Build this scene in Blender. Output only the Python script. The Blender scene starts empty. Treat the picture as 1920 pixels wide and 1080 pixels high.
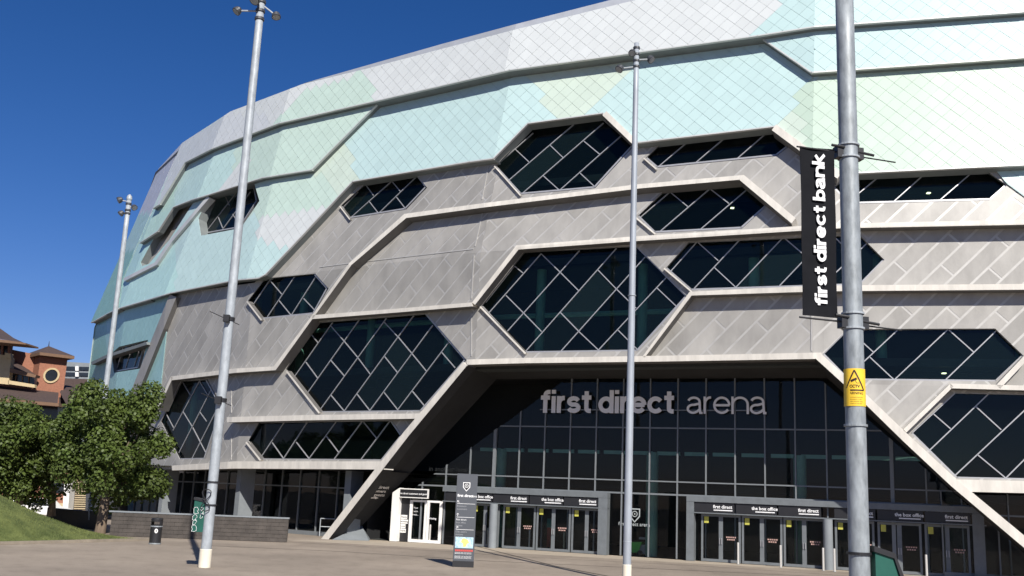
import bpy, bmesh, math, random
import numpy as np
from math import sin, cos, tan, radians, degrees, pi, sqrt, hypot, atan2
from mathutils import Vector, Matrix, noise
random.seed(7)
S = bpy.context.scene
COL = S.collection

# ------------------------------------------------------------------ camera
F, PIT, ROL = 1897.2344, .2048804, .0431997
fw = np.array([0, cos(PIT), sin(PIT)]); _r = np.array([1., 0, 0]); _u = np.cross(_r, fw)
R = cos(ROL)*_r+sin(ROL)*_u; U = -sin(ROL)*_r+cos(ROL)*_u
CAM = np.array([0, 0, 2.85])
cd = bpy.data.cameras.new('camera'); cam = bpy.data.objects.new('camera', cd); COL.objects.link(cam)
cd.sensor_width = 36; cd.lens = F/1920*36; cd.clip_start = .1; cd.clip_end = 3000
M = Matrix(((R[0], U[0], -fw[0], CAM[0]), (R[1], U[1], -fw[1], CAM[1]), (R[2], U[2], -fw[2], CAM[2]), (0, 0, 0, 1)))
cam.matrix_world = M
S.camera = cam
# ------------------------------------------------------------------ light
SUN_AZ, SUN_EL = radians(162), radians(38)      # clockwise from +Y (camera heading)
sv = Vector((sin(SUN_AZ)*cos(SUN_EL), cos(SUN_AZ)*cos(SUN_EL), sin(SUN_EL)))
w = bpy.data.worlds.new('World'); S.world = w; w.use_nodes = True
nt = w.node_tree; bg = nt.nodes['Background']
sky = nt.nodes.new('ShaderNodeTexSky'); sky.sky_type = 'NISHITA'; sky.sun_disc = False
sky.sun_elevation = SUN_EL; sky.sun_rotation = SUN_AZ
sky.altitude = 900; sky.air_density = 1.0; sky.dust_density = .15; sky.ozone_density = 3.5
hs = nt.nodes.new('ShaderNodeHueSaturation'); hs.inputs['Saturation'].default_value = 1.3; hs.inputs['Value'].default_value = 1.0; hs.inputs['Hue'].default_value = .5
nt.links.new(sky.outputs[0], hs.inputs['Color']); mxw = nt.nodes.new('ShaderNodeMix'); mxw.data_type = 'RGBA'; mxw.blend_type = 'MULTIPLY'; mxw.inputs[0].default_value = 1; mxw.inputs[7].default_value = (.92, .79, 1.02, 1)
nt.links.new(hs.outputs[0], mxw.inputs[6]); nt.links.new(mxw.outputs[2], bg.inputs[0]); bg.inputs[1].default_value = .064
sl = bpy.data.lights.new('sun', 'SUN'); sl.energy = 4.9; sl.angle = radians(.53); sl.color = (1, .95, .87)
so = bpy.data.objects.new('sun', sl); COL.objects.link(so)
so.rotation_euler = sv.to_track_quat('Z', 'Y').to_euler(); so.location = (20, -40, 60)
S.view_settings.view_transform = 'Standard'; S.view_settings.look = 'None'
S.view_settings.exposure = 0.38; S.view_settings.gamma = 1
S.render.engine = 'CYCLES'
S.cycles.max_bounces = 8; S.cycles.transparent_max_bounces = 12

# ------------------------------------------------------------------ pixel helpers
def ray(x, y): return fw+R*((x-960)/F)-U*((y-540)/F)
def gp(x, y, z=0.):
    d = ray(x, y); return CAM+d*((z-CAM[2])/d[2])
def pln(x, y, n, c):
    d = ray(x, y); return CAM+d*((c-n@CAM)/(n@d))
def proj(P):
    d = np.asarray(P, float)-CAM; z = d@fw
    return np.array([960+F*(d@R)/z, 540-F*(d@U)/z])
def aty(x, y, Y): return pln(x, y, np.array([0, 1., 0]), Y)

# ------------------------------------------------------------------ materials
MATS = {}
def mat(name, col, rough=.6, metal=0., var=.12, scale=3., bump=0., bscale=40., spec=.5, stretch=None, col2=None, attr=False, rnd=0.):
    if name in MATS: return MATS[name]
    m = bpy.data.materials.new(name); m.use_nodes = True; n = m.node_tree.nodes; l = m.node_tree.links
    b = n['Principled BSDF']; b.inputs['Roughness'].default_value = rough; b.inputs['Metallic'].default_value = metal
    b.inputs['Specular IOR Level'].default_value = spec
    tc = n.new('ShaderNodeTexCoord'); mp = n.new('ShaderNodeMapping'); l.new(tc.outputs['Object'], mp.inputs[0])
    if stretch: mp.inputs['Scale'].default_value = stretch
    nz = n.new('ShaderNodeTexNoise'); nz.inputs['Scale'].default_value = scale; nz.inputs['Detail'].default_value = 6
    nz.inputs['Roughness'].default_value = .65
    l.new(mp.outputs[0], nz.inputs['Vector'])
    rp = n.new('ShaderNodeValToRGB'); l.new(nz.outputs[0], rp.inputs[0])
    rp.color_ramp.elements[0].position = .3; rp.color_ramp.elements[1].position = .7
    c = list(col)
    lo = [max(0, v*(1-var)) for v in c]; hi = [min(1, v*(1+var)) for v in (col2 or c)]
    if attr:
        lo = [1-var]*3; hi = [1, 1, 1]
        at = n.new('ShaderNodeVertexColor'); at.layer_name = 'tint'
        mx = n.new('ShaderNodeMix'); mx.data_type = 'RGBA'; mx.blend_type = 'MULTIPLY'; mx.inputs[0].default_value = 1
        l.new(at.outputs[0], mx.inputs[6]); l.new(rp.outputs[0], mx.inputs[7]); l.new(mx.outputs[2], b.inputs['Base Color'])
    else:
        if rnd:
            oi = n.new('ShaderNodeObjectInfo'); mr = n.new('ShaderNodeMapRange'); l.new(oi.outputs['Random'], mr.inputs[0])
            mr.inputs[3].default_value = 1-rnd; mr.inputs[4].default_value = 1+rnd
            vm = n.new('ShaderNodeVectorMath'); vm.operation = 'SCALE'; l.new(rp.outputs[0], vm.inputs[0]); l.new(mr.outputs[0], vm.inputs['Scale']); l.new(vm.outputs[0], b.inputs['Base Color'])
        else: l.new(rp.outputs[0], b.inputs['Base Color'])
    rp.color_ramp.elements[0].color = (*lo, 1); rp.color_ramp.elements[1].color = (*hi, 1)
    if bump:
        nb = n.new('ShaderNodeTexNoise'); nb.inputs['Scale'].default_value = bscale; nb.inputs['Detail'].default_value = 4
        l.new(mp.outputs[0], nb.inputs['Vector'])
        bp = n.new('ShaderNodeBump'); bp.inputs['Strength'].default_value = bump; bp.inputs['Distance'].default_value = .02
        l.new(nb.outputs[0], bp.inputs['Height']); l.new(bp.outputs[0], b.inputs['Normal'])
    MATS[name] = m; return m
def glass(name, tint, base, refl=1.0, wav=.02):
    m = bpy.data.materials.new(name); m.use_nodes = True; n = m.node_tree.nodes; l = m.node_tree.links
    n.remove(n['Principled BSDF']); out = n['Material Output']
    tr = n.new('ShaderNodeBsdfTransparent'); tr.inputs[0].default_value = (*tint, 1)
    gl = n.new('ShaderNodeBsdfGlossy'); gl.inputs['Roughness'].default_value = .01; gl.inputs[0].default_value = (.75*refl, .75*refl, .78*refl, 1)
    df = n.new('ShaderNodeBsdfDiffuse'); df.inputs[0].default_value = (*base, 1)
    tc = n.new('ShaderNodeTexCoord'); nz = n.new('ShaderNodeTexNoise'); nz.inputs['Scale'].default_value = .45
    l.new(tc.outputs['Object'], nz.inputs['Vector'])
    bp = n.new('ShaderNodeBump'); bp.inputs['Strength'].default_value = wav*4; bp.inputs['Distance'].default_value = .05
    l.new(nz.outputs[0], bp.inputs['Height']); l.new(bp.outputs[0], gl.inputs['Normal'])
    m1 = n.new('ShaderNodeMixShader')
    oi = n.new('ShaderNodeObjectInfo'); pw = n.new('ShaderNodeMath'); pw.operation = 'POWER'; pw.inputs[1].default_value = 4; l.new(oi.outputs['Random'], pw.inputs[0])
    ml = n.new('ShaderNodeMath'); ml.operation = 'MULTIPLY_ADD'; ml.inputs[1].default_value = .09; ml.inputs[2].default_value = .02; l.new(pw.outputs[0], ml.inputs[0]); l.new(ml.outputs[0], m1.inputs[0])
    l.new(tr.outputs[0], m1.inputs[1]); l.new(df.outputs[0], m1.inputs[2])
    fr = n.new('ShaderNodeFresnel'); fr.inputs[0].default_value = 1.38
    m2 = n.new('ShaderNodeMixShader'); l.new(fr.outputs[0], m2.inputs[0]); l.new(m1.outputs[0], m2.inputs[1]); l.new(gl.outputs[0], m2.inputs[2])
    l.new(m2.outputs[0], out.inputs[0]); MATS[name] = m; return m

mTile = mat('enamelled_shingle', (1, 1, 1), .38, 0, .05, .9, attr=True, spec=.5, stretch=(1, 1, .3))
mBack = mat('cladding_membrane', (.36, .42, .41), .7)
mLip = mat('aluminium_flashing', (.56, .565, .55), .45, .2, .1, .8)
mSof = mat('cladding_soffit', (.17, .19, .19), .6, 0, .12, 1.2)  # soffits and returns of the tiers, darkened to stand in for shade
mMesh = mat('perforated_steel', (.335, .323, .302), .5, .12, .17, .8, bump=.15, bscale=60, stretch=(1, 1, .5), rnd=.10)
mRib = mat('screen_rail', (.46, .448, .425), .5, .3, .1, 2)
mLedge = mat('precast_ledge', (.60, .57, .515), .6, 0, .15, 2.2, bump=.1, bscale=12, stretch=(1, 1, .25))
mMull = mat('mullion_aluminium', (.42, .42, .43), .4, .4, .06, 3)
mDarkM = mat('dark_mullion', (.18, .195, .205), .5, .1, .08, 3)
mGlass = glass('tinted_glass', (.46, .60, .55), (.05, .10, .10))
mCurt = glass('curtain_glass', (.70, .76, .74), (.03, .045, .05))
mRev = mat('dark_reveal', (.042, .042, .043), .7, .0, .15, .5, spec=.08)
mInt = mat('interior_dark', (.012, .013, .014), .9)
mGreen = mat('green_steel', (.24, .46, .37), .5, 0, .1, 2)
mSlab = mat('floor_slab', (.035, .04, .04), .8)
mConc = mat('pale_concrete', (.20, .22, .235), .7, 0, .1, 1.5)
mRoof = mat('roof_sheet', (.45, .47, .5), .5, .3, .1, 1)
mGalv = mat('galvanised_steel', (.27, .295, .31), .5, .15, .32, 9.0, bump=.12, bscale=22, stretch=(1, 1, .35))
mGalvL = mat('light_galvanised_steel', (.35, .38, .405), .5, .1, .22, 6.0, stretch=(1, 1, .4))
mGalvM = mat('weathered_steel', (.33, .36, .40), .5, .15, .12, 3.0, stretch=(1, 1, .3))
mBlk = mat('black_plastic', (.018, .018, .02), .45)
mDkGrey = mat('charcoal_metal', (.06, .063, .07), .45, .2)
mWhite = mat('white_paint', (.78, .77, .74), .5, 0, .06, 2)
mCream = mat('cream_paint', (.72, .66, .54), .6, 0, .08, 2)
mLet = mat('brushed_lettering', (.80, .77, .74), .5, 0, .05, 2)
mText = mat('white_print', (.8, .8, .8), .6)
mYel = mat('yellow_sticker', (.85, .55, .04), .5, 0, .1, 3)
mYelD = mat('yellow_notice', (.48, .46, .08), .6)
mRed = mat('red_print', (.6, .06, .05), .6)
mBanner = mat('banner_cloth', (.012, .0125, .015), .9, 0, .2, 2, spec=.1)
mBoxG = mat('green_box_enamel', (.009, .085, .062), .5, 0, .12, 3)
mPave = None

# ------------------------------------------------------------------ object helpers
def link(name, verts, faces, m, parent=None, smooth=False, tint=None, slots=None, fmat=None):
    me = bpy.data.meshes.new(name); me.from_pydata([tuple(map(float, v)) for v in verts], [], faces)
    for mm in (slots or [m]): me.materials.append(mm)
    if fmat: me.polygons.foreach_set('material_index', fmat)
    if smooth: me.polygons.foreach_set('use_smooth', [True]*len(me.polygons))
    if tint is not None:
        ca = me.color_attributes.new('tint', 'FLOAT_COLOR', 'POINT')
        a = np.ones((len(verts), 4), np.float32); a[:, :3] = tint; ca.data.foreach_set('color', a.ravel())
    me.update()
    o = bpy.data.objects.new(name, me); COL.objects.link(o)
    if parent is not None: o.parent = parent
    return o
def tag(o, label, cat, group=None):
    o['label'] = label; o['category'] = cat
    if group: o['group'] = group
    return o
def thing(name, label, cat, loc=(0, 0, 0), group=None, rz=0):
    o = bpy.data.objects.new(name, None); COL.objects.link(o); o.location = tuple(map(float, loc)); o.rotation_euler = (0, 0, rz)
    return tag(o, label, cat, group)
def setting(o, kind='structure'): o['kind'] = kind; return o

class MB:
    def __init__(s): s.v = []; s.f = []; s.m = []
    def quad(s, *p, mi=0):
        k = len(s.v); s.v += [tuple(map(float, q)) for q in p]; s.f.append(tuple(range(k, k+len(p)))); s.m.append(mi)
    def box(s, c, sz, rz=0, mi=0, ax=None):
        c = np.array(c, float); h = np.array(sz, float)/2
        if ax is None: ax = np.array([[cos(rz), sin(rz), 0], [-sin(rz), cos(rz), 0], [0, 0, 1]])
        k = len(s.v)
        for i in (-1, 1):
            for j in (-1, 1):
                for l in (-1, 1): s.v.append(tuple(c+ax[0]*h[0]*i+ax[1]*h[1]*j+ax[2]*h[2]*l))
        for q in ((0, 1, 3, 2), (4, 6, 7, 5), (0, 4, 5, 1), (2, 3, 7, 6), (0, 2, 6, 4), (1, 5, 7, 3)):
            s.f.append(tuple(k+t for t in q)); s.m.append(mi)
    def tube(s, a, b, r1, r2=None, n=12, mi=0, cap=True):
        r2 = r1 if r2 is None else r2; a = np.array(a, float); b = np.array(b, float); d = b-a; d /= np.linalg.norm(d)
        t = np.array([0, 0, 1.]) if abs(d[2]) < .9 else np.array([1., 0, 0]); x = np.cross(d, t); x /= np.linalg.norm(x); y = np.cross(d, x)
        k = len(s.v)
        for p, r in ((a, r1), (b, r2)):
            for i in range(n):
                q = 2*pi*i/n; s.v.append(tuple(p+r*(x*cos(q)+y*sin(q))))
        for i in range(n):
            j = (i+1) % n; s.f.append((k+i, k+j, k+n+j, k+n+i)); s.m.append(mi)
        if cap:
            s.f.append(tuple(k+n-1-i for i in range(n))); s.m.append(mi); s.f.append(tuple(k+n+i for i in range(n))); s.m.append(mi)
    def lathe(s, c, prof, n=20, mi=0):
        k = len(s.v); c = np.array(c, float)
        for r, z in prof:
            for i in range(n):
                q = 2*pi*i/n; s.v.append((c[0]+r*cos(q), c[1]+r*sin(q), c[2]+z))
        for a in range(len(prof)-1):
            for i in range(n):
                j = (i+1) % n; s.f.append((k+a*n+i, k+a*n+j, k+(a+1)*n+j, k+(a+1)*n+i)); s.m.append(mi)
    def prism(s, poly, off):
        """poly: list of 3D points, off: vector"""
        k = len(s.v); n = len(poly); off = np.array(off, float)
        s.v += [tuple(map(float, p)) for p in poly]+[tuple(map(float, np.array(p)+off)) for p in poly]
        s.f.append(tuple(range(k, k+n))); s.f.append(tuple(range(k+2*n-1, k+n-1, -1))); s.m += [0, 0]
        for i in range(n):
            j = (i+1) % n; s.f.append((k+i, k+n+i, k+n+j, k+j)); s.m.append(0)
    def build(s, name, m, parent=None, smooth=False, slots=None, loc=None):
        v = s.v
        if loc is not None: v = [tuple(np.array(q)-np.array(loc)) for q in v]
        o = link(name, v, s.f, m, parent, smooth, slots=slots, fmat=s.m if slots else None)
        bm = bmesh.new(); bm.from_mesh(o.data); bmesh.ops.recalc_face_normals(bm, faces=bm.faces); bm.to_mesh(o.data); bm.free()
        return o

# ------------------------------------------------------------------ 2D polygon helpers
def area(p):
    return .5*sum(p[i][0]*p[(i+1) % len(p)][1]-p[(i+1) % len(p)][0]*p[i][1] for i in range(len(p)))
def ccw(p): return p if area(p) > 0 else p[::-1]
def clip_half(p, a, b, keep_left=True):
    """keep the side left of a->b"""
    out = []; s = 1 if keep_left else -1
    def d(q): return s*((b[0]-a[0])*(q[1]-a[1])-(b[1]-a[1])*(q[0]-a[0]))
    n = len(p)
    for i in range(n):
        P, Q = p[i], p[(i+1) % n]; dp, dq = d(P), d(Q)
        if dp >= 0: out.append(P)
        if (dp > 0 and dq < 0) or (dp < 0 and dq > 0):
            t = dp/(dp-dq); out.append((P[0]+t*(Q[0]-P[0]), P[1]+t*(Q[1]-P[1])))
    return out
def clip_conv(p, c):
    c = ccw(c)
    for i in range(len(c)):
        if len(p) < 3: return []
        p = clip_half(p, c[i], c[(i+1) % len(c)])
    return p
def subtract(p, c):
    """convex p minus convex c -> convex pieces"""
    c = ccw(c); out = []
    if len(clip_conv(p, c)) < 3: return [p]
    for i in range(len(c)):
        o = clip_half(p, c[i], c[(i+1) % len(c)], False)
        if len(o) > 2 and abs(area(o)) > 1e-4: out.append(o)
        p = clip_half(p, c[i], c[(i+1) % len(c)])
        if len(p) < 3: break
    return out
def clean(p, e=1e-4):
    q = []
    for a in p:
        if not q or hypot(a[0]-q[-1][0], a[1]-q[-1][1]) > e: q.append(a)
    while len(q) > 1 and hypot(q[0][0]-q[-1][0], q[0][1]-q[-1][1]) <= e: q.pop()
    return q
def split_line(p, a, b):
    l = clean(clip_half(p, a, b)); r = clean(clip_half(p, a, b, False))
    return [q for q in (l, r) if len(q) > 2 and abs(area(q)) > 1e-6]
def inside(p, q):
    c = False; n = len(p)
    for i in range(n):
        a, b = p[i], p[i-1]
        if (a[1] > q[1]) != (b[1] > q[1]) and q[0] < (b[0]-a[0])*(q[1]-a[1])/(b[1]-a[1])+a[0]: c = not c
    return c
def inset(p, g):
    """inset convex ccw polygon"""
    p = ccw(clean(p)); q = p; n = len(p)
    for i in range(n):
        a, b = p[i], p[(i+1) % n]; L = hypot(b[0]-a[0], b[1]-a[1])
        if L < 1e-5: continue
        nx, ny = -(b[1]-a[1])/L*g, (b[0]-a[0])/L*g
        q = clip_half(q, (a[0]+nx, a[1]+ny), (b[0]+nx, b[1]+ny))
        if len(q) < 3: return []
    return q

# ------------------------------------------------------------------ the faceted shell
ZK, ZT = 16.8523, 31.557
AZ = [radians(a) for a in (12.6, 13.98, 24.02, 34.10, 42.93, 51.09, 57.37, 66.3)]
D_ = [None, 52.21414651, 51.87565764, 46.67077675, 37.9864574, 27.60079903, 18.11087605, 2.391201]
LN = [.178, .178, .183, .192, .194, .217, .2355, .279]
_p = np.array([15.2, 50.0])+18.7*np.array([cos(AZ[1]), -sin(AZ[1])])
D_[0] = -float(np.array([-sin(AZ[0]), -cos(AZ[0])])@_p)
NF = 8
def fold(i, z, o):
    """fold i lies between facet i and i+1"""
    up = max(0, z-ZK)
    A = np.array([[-sin(AZ[i]), -cos(AZ[i])], [-sin(AZ[i+1]), -cos(AZ[i+1])]])
    q = np.linalg.solve(A, [-D_[i]+o-LN[i]*up, -D_[i+1]+o-LN[i+1]*up])
    return np.array([q[0], q[1], z])
def endp(i, z, o, s, L):
    j = 0 if i == 0 else NF-2
    q = fold(j, z, o); t = np.array([cos(AZ[i]), -sin(AZ[i]), 0]); return q+t*L*s
class Fr:
    """plane frame of a facet piece at an offset"""
    def __init__(s, i, seg, off):
        a = AZ[i]; l = LN[i] if seg else 0
        n = np.array([-sin(a), -cos(a), l]); c = -D_[i]+off+l*ZK
        s.k = np.linalg.norm(n); s.N = n/s.k; s.c = c/s.k
        s.u = np.array([cos(a), -sin(a), 0]); s.v = np.cross(s.N, s.u)
        if s.v[2] < 0: s.v = -s.v
        s.O = s.N*s.c; s.O = s.O+s.v*((ZK-s.O[2])/s.v[2])
        s.fac = i; s.seg = seg; s.off = off
    def uv(s, P): d = P-s.O; return (float(d@s.u), float(d@s.v))
    def px(s, x, y): return s.uv(pln(x, y, s.N, s.c))
    def p(s, uv, h=0.): return s.O+s.u*uv[0]+s.v*uv[1]+s.N*h
_q = {}
def quads(off):
    if off in _q: return _q[off]
    out = []
    for i in range(NF):
        for seg, (z0, z1) in enumerate(((-.3, ZK), (ZK, 36))):
            rt = [endp(0, z, off, 1, 14) if i == 0 else fold(i-1, z, off) for z in (z0, z1)]
            lf = [endp(NF-1, z, off, -1, 12) if i == NF-1 else fold(i, z, off) for z in (z0, z1)]
            c3 = [lf[0], rt[0], rt[1], lf[1]]
            fr = Fr(i, seg, off)
            if i == NF-1: continue
            out.append((fr, ccw([tuple(proj(c)) for c in c3])))
    _q[off] = out; return out
def pieces(poly, off):
    """pixel polygon -> list of (frame, uv polygon)"""
    out = []
    for fr, q in quads(off):
        c = clean(clip_conv(list(poly), q), .02)
        if len(c) < 3 or abs(area(c)) < .5: continue
        out.append((fr, ccw([fr.px(*a) for a in c])))
    return out
def slab(mb, poly, off, depth, lift=0., mi=0, bmi=None, edges=None):
    """solid plate from a pixel polygon, front at off, going 'depth' inwards along facet normals"""
    pc = pieces(poly, off)
    px = list(poly); n = len(px)
    for fr, uv in pc:
        mb.quad(*[fr.p(a, lift) for a in uv], mi=mi)
        k = len(uv)
        for i in range(k):
            a, b = uv[i], uv[(i+1) % k]
            # skip walls on folds
            ma = proj(fr.p(((a[0]+b[0])/2, (a[1]+b[1])/2)))
            dd = min(segd(ma, px[j], px[(j+1) % n]) for j in range(n))
            if dd > .6: continue
            mb.quad(fr.p(a, lift), fr.p(a, -depth), fr.p(b, -depth), fr.p(b, lift), mi=mi if bmi is None else bmi)
    return pc
def segd(p, a, b):
    ax, ay = a; bx, by = b; L = (bx-ax)**2+(by-ay)**2
    t = 0 if L == 0 else max(0, min(1, ((p[0]-ax)*(bx-ax)+(p[1]-ay)*(by-ay))/L))
    return hypot(p[0]-ax-t*(bx-ax), p[1]-ay-t*(by-ay))
def strip(pts, w):
    """pixel polyline (upper edge) to polygon pieces of width w to its right side (down when going right)"""
    n = len(pts); low = []
    for i in range(n):
        ns = []
        for a, b in ((i-1, i), (i, i+1)):
            if a < 0 or b >= n: continue
            dx, dy = pts[b][0]-pts[a][0], pts[b][1]-pts[a][1]; L = hypot(dx, dy); ns.append((-dy/L, dx/L))
        mx, my = sum(a[0] for a in ns)/len(ns), sum(a[1] for a in ns)/len(ns); L2 = mx*mx+my*my
        ww = w[i] if isinstance(w, (list, tuple)) else w
        low.append((pts[i][0]+mx/L2*ww, pts[i][1]+my/L2*ww))
    return low
XR = 2330
def ext(p):
    out = []; n = len(p)
    for i, (x, y) in enumerate(p):
        if x < 1945: out.append((x, y)); continue
        nb = [p[(i-1) % n], p[(i+1) % n]]; nb = [q for q in nb if q[0] < 1945]
        if not nb: out.append((x, y)); continue
        q = nb[0]; k = (y-q[1])/(x-q[0]); out.append((XR, y+k*(XR-x)))
    return out
ARENA = thing('arena_building', 'large faceted concert arena clad in pale green, white and grey panels with hexagonal windows', 'arena', (0, 60, 0))
ARENA.location = (0, 0, 0)

mUnder = mat('shaded_ledge_underside', (.115, .11, .105), .7, 0, .15, 1)  # lower faces of the ledges, shade put into a darker colour
def ledge(pts, w, off=.8, depth=.85, m=None, name='ledge', under=None):
    if name == 'ledge': pts = ext(pts)
    w = [a*.9 for a in w] if isinstance(w, list) else w*.9
    low = strip(pts, w); mb = MB()
    for i in range(len(pts)-1):
        poly = [pts[i], pts[i+1], low[i+1], low[i]]
        pc = pieces(poly, off)
        for fr, uv in pc:
            mb.quad(*[fr.p(a) for a in uv])
            k = len(uv)
            for j in range(k):
                a, b = uv[j], uv[(j+1) % k]
                ma = proj(fr.p(((a[0]+b[0])/2, (a[1]+b[1])/2)))
                de = [segd(ma, pts[i], pts[i+1]), segd(ma, low[i], low[i+1])]
                if i == 0: de.append(segd(ma, pts[0], low[0]))
                if i == len(pts)-2: de.append(segd(ma, pts[-1], low[-1]))
                if min(de) > .6: continue
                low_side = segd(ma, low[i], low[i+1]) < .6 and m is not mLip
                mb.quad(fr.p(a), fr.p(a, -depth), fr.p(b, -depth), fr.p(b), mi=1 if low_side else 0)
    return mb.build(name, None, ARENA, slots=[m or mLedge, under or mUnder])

# -- colours of the shingles (enamel tones, some zones shifted for how the light falls)
WH, CY, GR, YG, TE, LT, PG = (.59, .62, .62), (.47, .625, .62), (.50, .63, .56), (.535, .63, .55), (.24, .42, .37), (.42, .60, .58), (.50, .67, .62)
def zone_colour(x, y, tier):
    def I(*p): return inside(p, (x, y))
    if tier == 1:
        if I((430, 190), (690, 120), (960, 40), (1480, -140), (1505, -60), (1402, 80), (960, 150), (712, 192), (680, 135), (570, 170), (500, 250), (400, 290)):
            return WH if x > 500 or y < 215 else (.56, .59, .61)  # greyer white at the left stands in for weaker light
        if x > 1380: return CY
        if I((480, 190), (680, 130), (720, 200), (430, 300)): return GR
        if I((340, 260), (520, 170), (500, 260), (390, 290), (330, 330), (290, 400)): return (.54, .575, .595)  # white shingles greyed for the weaker light on these facets
        return (.50, .62, .60)
    if tier == 2:
        if x > 1300: return (.44, .59, .59)  # cyan lowered here because the sun overexposes it
        if I((415, 345), (450, 300), (475, 300), (440, 360), (400, 372)): return WH
        if x > 440: return GR
        if x > 330: return (.47, .64, .62)
        return (.44, .62, .56)
    if tier == 4: return (.30, .50, .50) if x > 200 else (.24, .44, .40)
    if tier == 5: return CY
    if tier == 6: return TE if y > 470 and x < 250 else ((.36, .52, .52) if y > 400 else (.45, .47, .54))
    # base
    if I((1030, 200), (985, 140), (1005, 100), (1210, 80), (1195, 125), (1110, 205), (1090, 225), (1060, 225)): return YG
    if I((1435, 245), (1525, 155), (1540, 130), (1600, 60), (2000, 60), (2000, 350), (1500, 350)): return (.45, .565, .475) if x > 1500 else YG  # right side toned down against overexposure by the sun
    if x > 930: return CY
    if I((640, 268), (715, 190), (760, 150), (960, 100), (960, 310), (690, 345), (680, 335)): return CY
    if I((480, 445), (490, 405), (560, 395), (640, 380), (560, 480), (508, 455)): return WH
    if I((590, 320), (700, 200), (650, 265), (700, 340), (640, 380)): return YG
    if I((470, 350), (620, 300), (660, 345), (620, 400), (480, 405)): return GR
    if I((640, 190), (730, 190), (640, 270), (660, 345), (470, 400), (480, 350)): return GR
    return CY if x > 330 else (.44, .65, .63)
TS = .62
HOLES = []
tiles = []      # (pixel area, parent, verts, faces, tint)
def cladding(name, poly, off, depth, tier, holes=()):
    poly = ext(poly); mb = MB()
    top = None
    backs = []
    for fr, uv in pieces(poly, off-.02):
        ps = [uv]
        for h in holes:
            hu = [fr.px(*a) for a in h]
            nn = []
            if len(ps) and len(clip_conv(ps[0], hu)) > 2:
                # subtract a convex hole from a (possibly concave) polygon
                c = ccw(hu); cur = ps
                res = []
                for q in cur:
                    rem = q
                    for i in range(len(c)):
                        o = clean(clip_half(rem, c[i], c[(i+1) % len(c)], False))
                        if len(o) > 2: res.append(o)
                        rem = clip_half(rem, c[i], c[(i+1) % len(c)])
                        if len(rem) < 3: break
                ps = res
        for q in ps: mb.quad(*[fr.p(a) for a in q])
    # side walls
    n = len(poly); loops = [list(poly)]+[list(h) for h in holes]
    for lp in loops:
        for i in range(len(lp)):
            a, b = lp[i], lp[(i+1) % len(lp)]
            L = hypot(b[0]-a[0], b[1]-a[1])
            if L < 1: continue
            nx, ny = (b[1]-a[1])/L*.6, -(b[0]-a[0])/L*.6
            sl = [a, b, (b[0]+nx, b[1]+ny), (a[0]+nx, a[1]+ny)]
            for fr, uv in pieces_thin(a, b, off):
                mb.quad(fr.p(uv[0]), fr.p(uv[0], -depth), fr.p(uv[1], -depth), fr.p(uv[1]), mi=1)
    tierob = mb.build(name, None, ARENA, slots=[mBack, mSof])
    # shingles
    d = TS*sqrt(2); C4 = .70710678
    for fr, uv in pieces(poly, off):
        us = [a[0] for a in uv]; vs = [a[1] for a in uv]
        i0, i1 = int(min(us)/d)-2, int(max(us)/d)+2; j0, j1 = int(min(vs)/d)-2, int(max(vs)/d)+2
        hu = [[fr.px(*a) for a in h] for h in holes]
        hb = [(min(a[0] for a in h), max(a[0] for a in h), min(a[1] for a in h), max(a[1] for a in h)) for h in hu]
        rect = None
        for i in range(2*i0, 2*i1):
            for j in range(2*j0, 2*j1):
                if (i+j) % 2: continue
                cx, cy = i*d/2, j*d/2
                if cx < min(us)-d or cx > max(us)+d or cy < min(vs)-d or cy > max(vs)+d: continue
                h = d/2
                g1, g2 = .006, .0028
                c = [((P_-Q_)*C4, (P_+Q_)*C4) for P_, Q_ in ((-TS/2+g1, TS/2-g2), (-TS/2+g1, -TS/2+g2), (TS/2-g1, -TS/2+g2), (TS/2-g1, TS/2-g2))]
                c = ccw([(cx+a, cy+b) for a, b in c])
                ins = [inside(uv, q) for q in c]
                near = not all(ins)
                if near:
                    q = clean(clip_conv(uv, c))
                    if len(q) < 3 or abs(area(q)) < .004: continue
                    ps = [q]
                else: ps = [c]
                for k, hh in enumerate(hu):
                    if cx+h < hb[k][0] or cx-h > hb[k][1] or cy+h < hb[k][2] or cy-h > hb[k][3]: continue
                    ps = [s2 for q in ps for s2 in subtract(q, hh)]
                P = proj(fr.p((cx, cy)))
                if not (-60 < P[0] < 2400 and -170 < P[1] < 1100): continue
                col = np.array(zone_colour(P[0], P[1], tier))*random.uniform(.965, 1.02)
                V = []; FC = []
                tilt = random.uniform(0, .008); tx = random.uniform(-.006, .006)
                for q in ps:
                    q2 = q
                    if len(q2) < 3: continue
                    b = len(V); n2 = len(q2)
                    tp = [fr.p(a, .012+.010*(.5-(a[1]-cy)/d)+tilt+tx*(a[0]-cx)/d) for a in q2]
                    V += tp+[fr.p(a, -.02) for a in q2]
                    FC.append(tuple(b+t for t in range(n2)))
                    for t in range(n2): FC.append((b+t, b+n2+t, b+n2+(t+1) % n2, b+(t+1) % n2))
                if V:
                    sc = (F/np.linalg.norm(fr.p((cx, cy))-CAM))
                    onscr = -5 < P[0] < 1925 and 4 < P[1] < 1080
                    facing = abs(fr.N@(fr.p((cx, cy))-CAM))/np.linalg.norm(fr.p((cx, cy))-CAM)
                    ar = sum(abs(area(q)) for q in ps)*sc*sc*facing if onscr else 0
                    tiles.append((ar, tierob, V, FC, col, P[0]))
    return tierob
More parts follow.
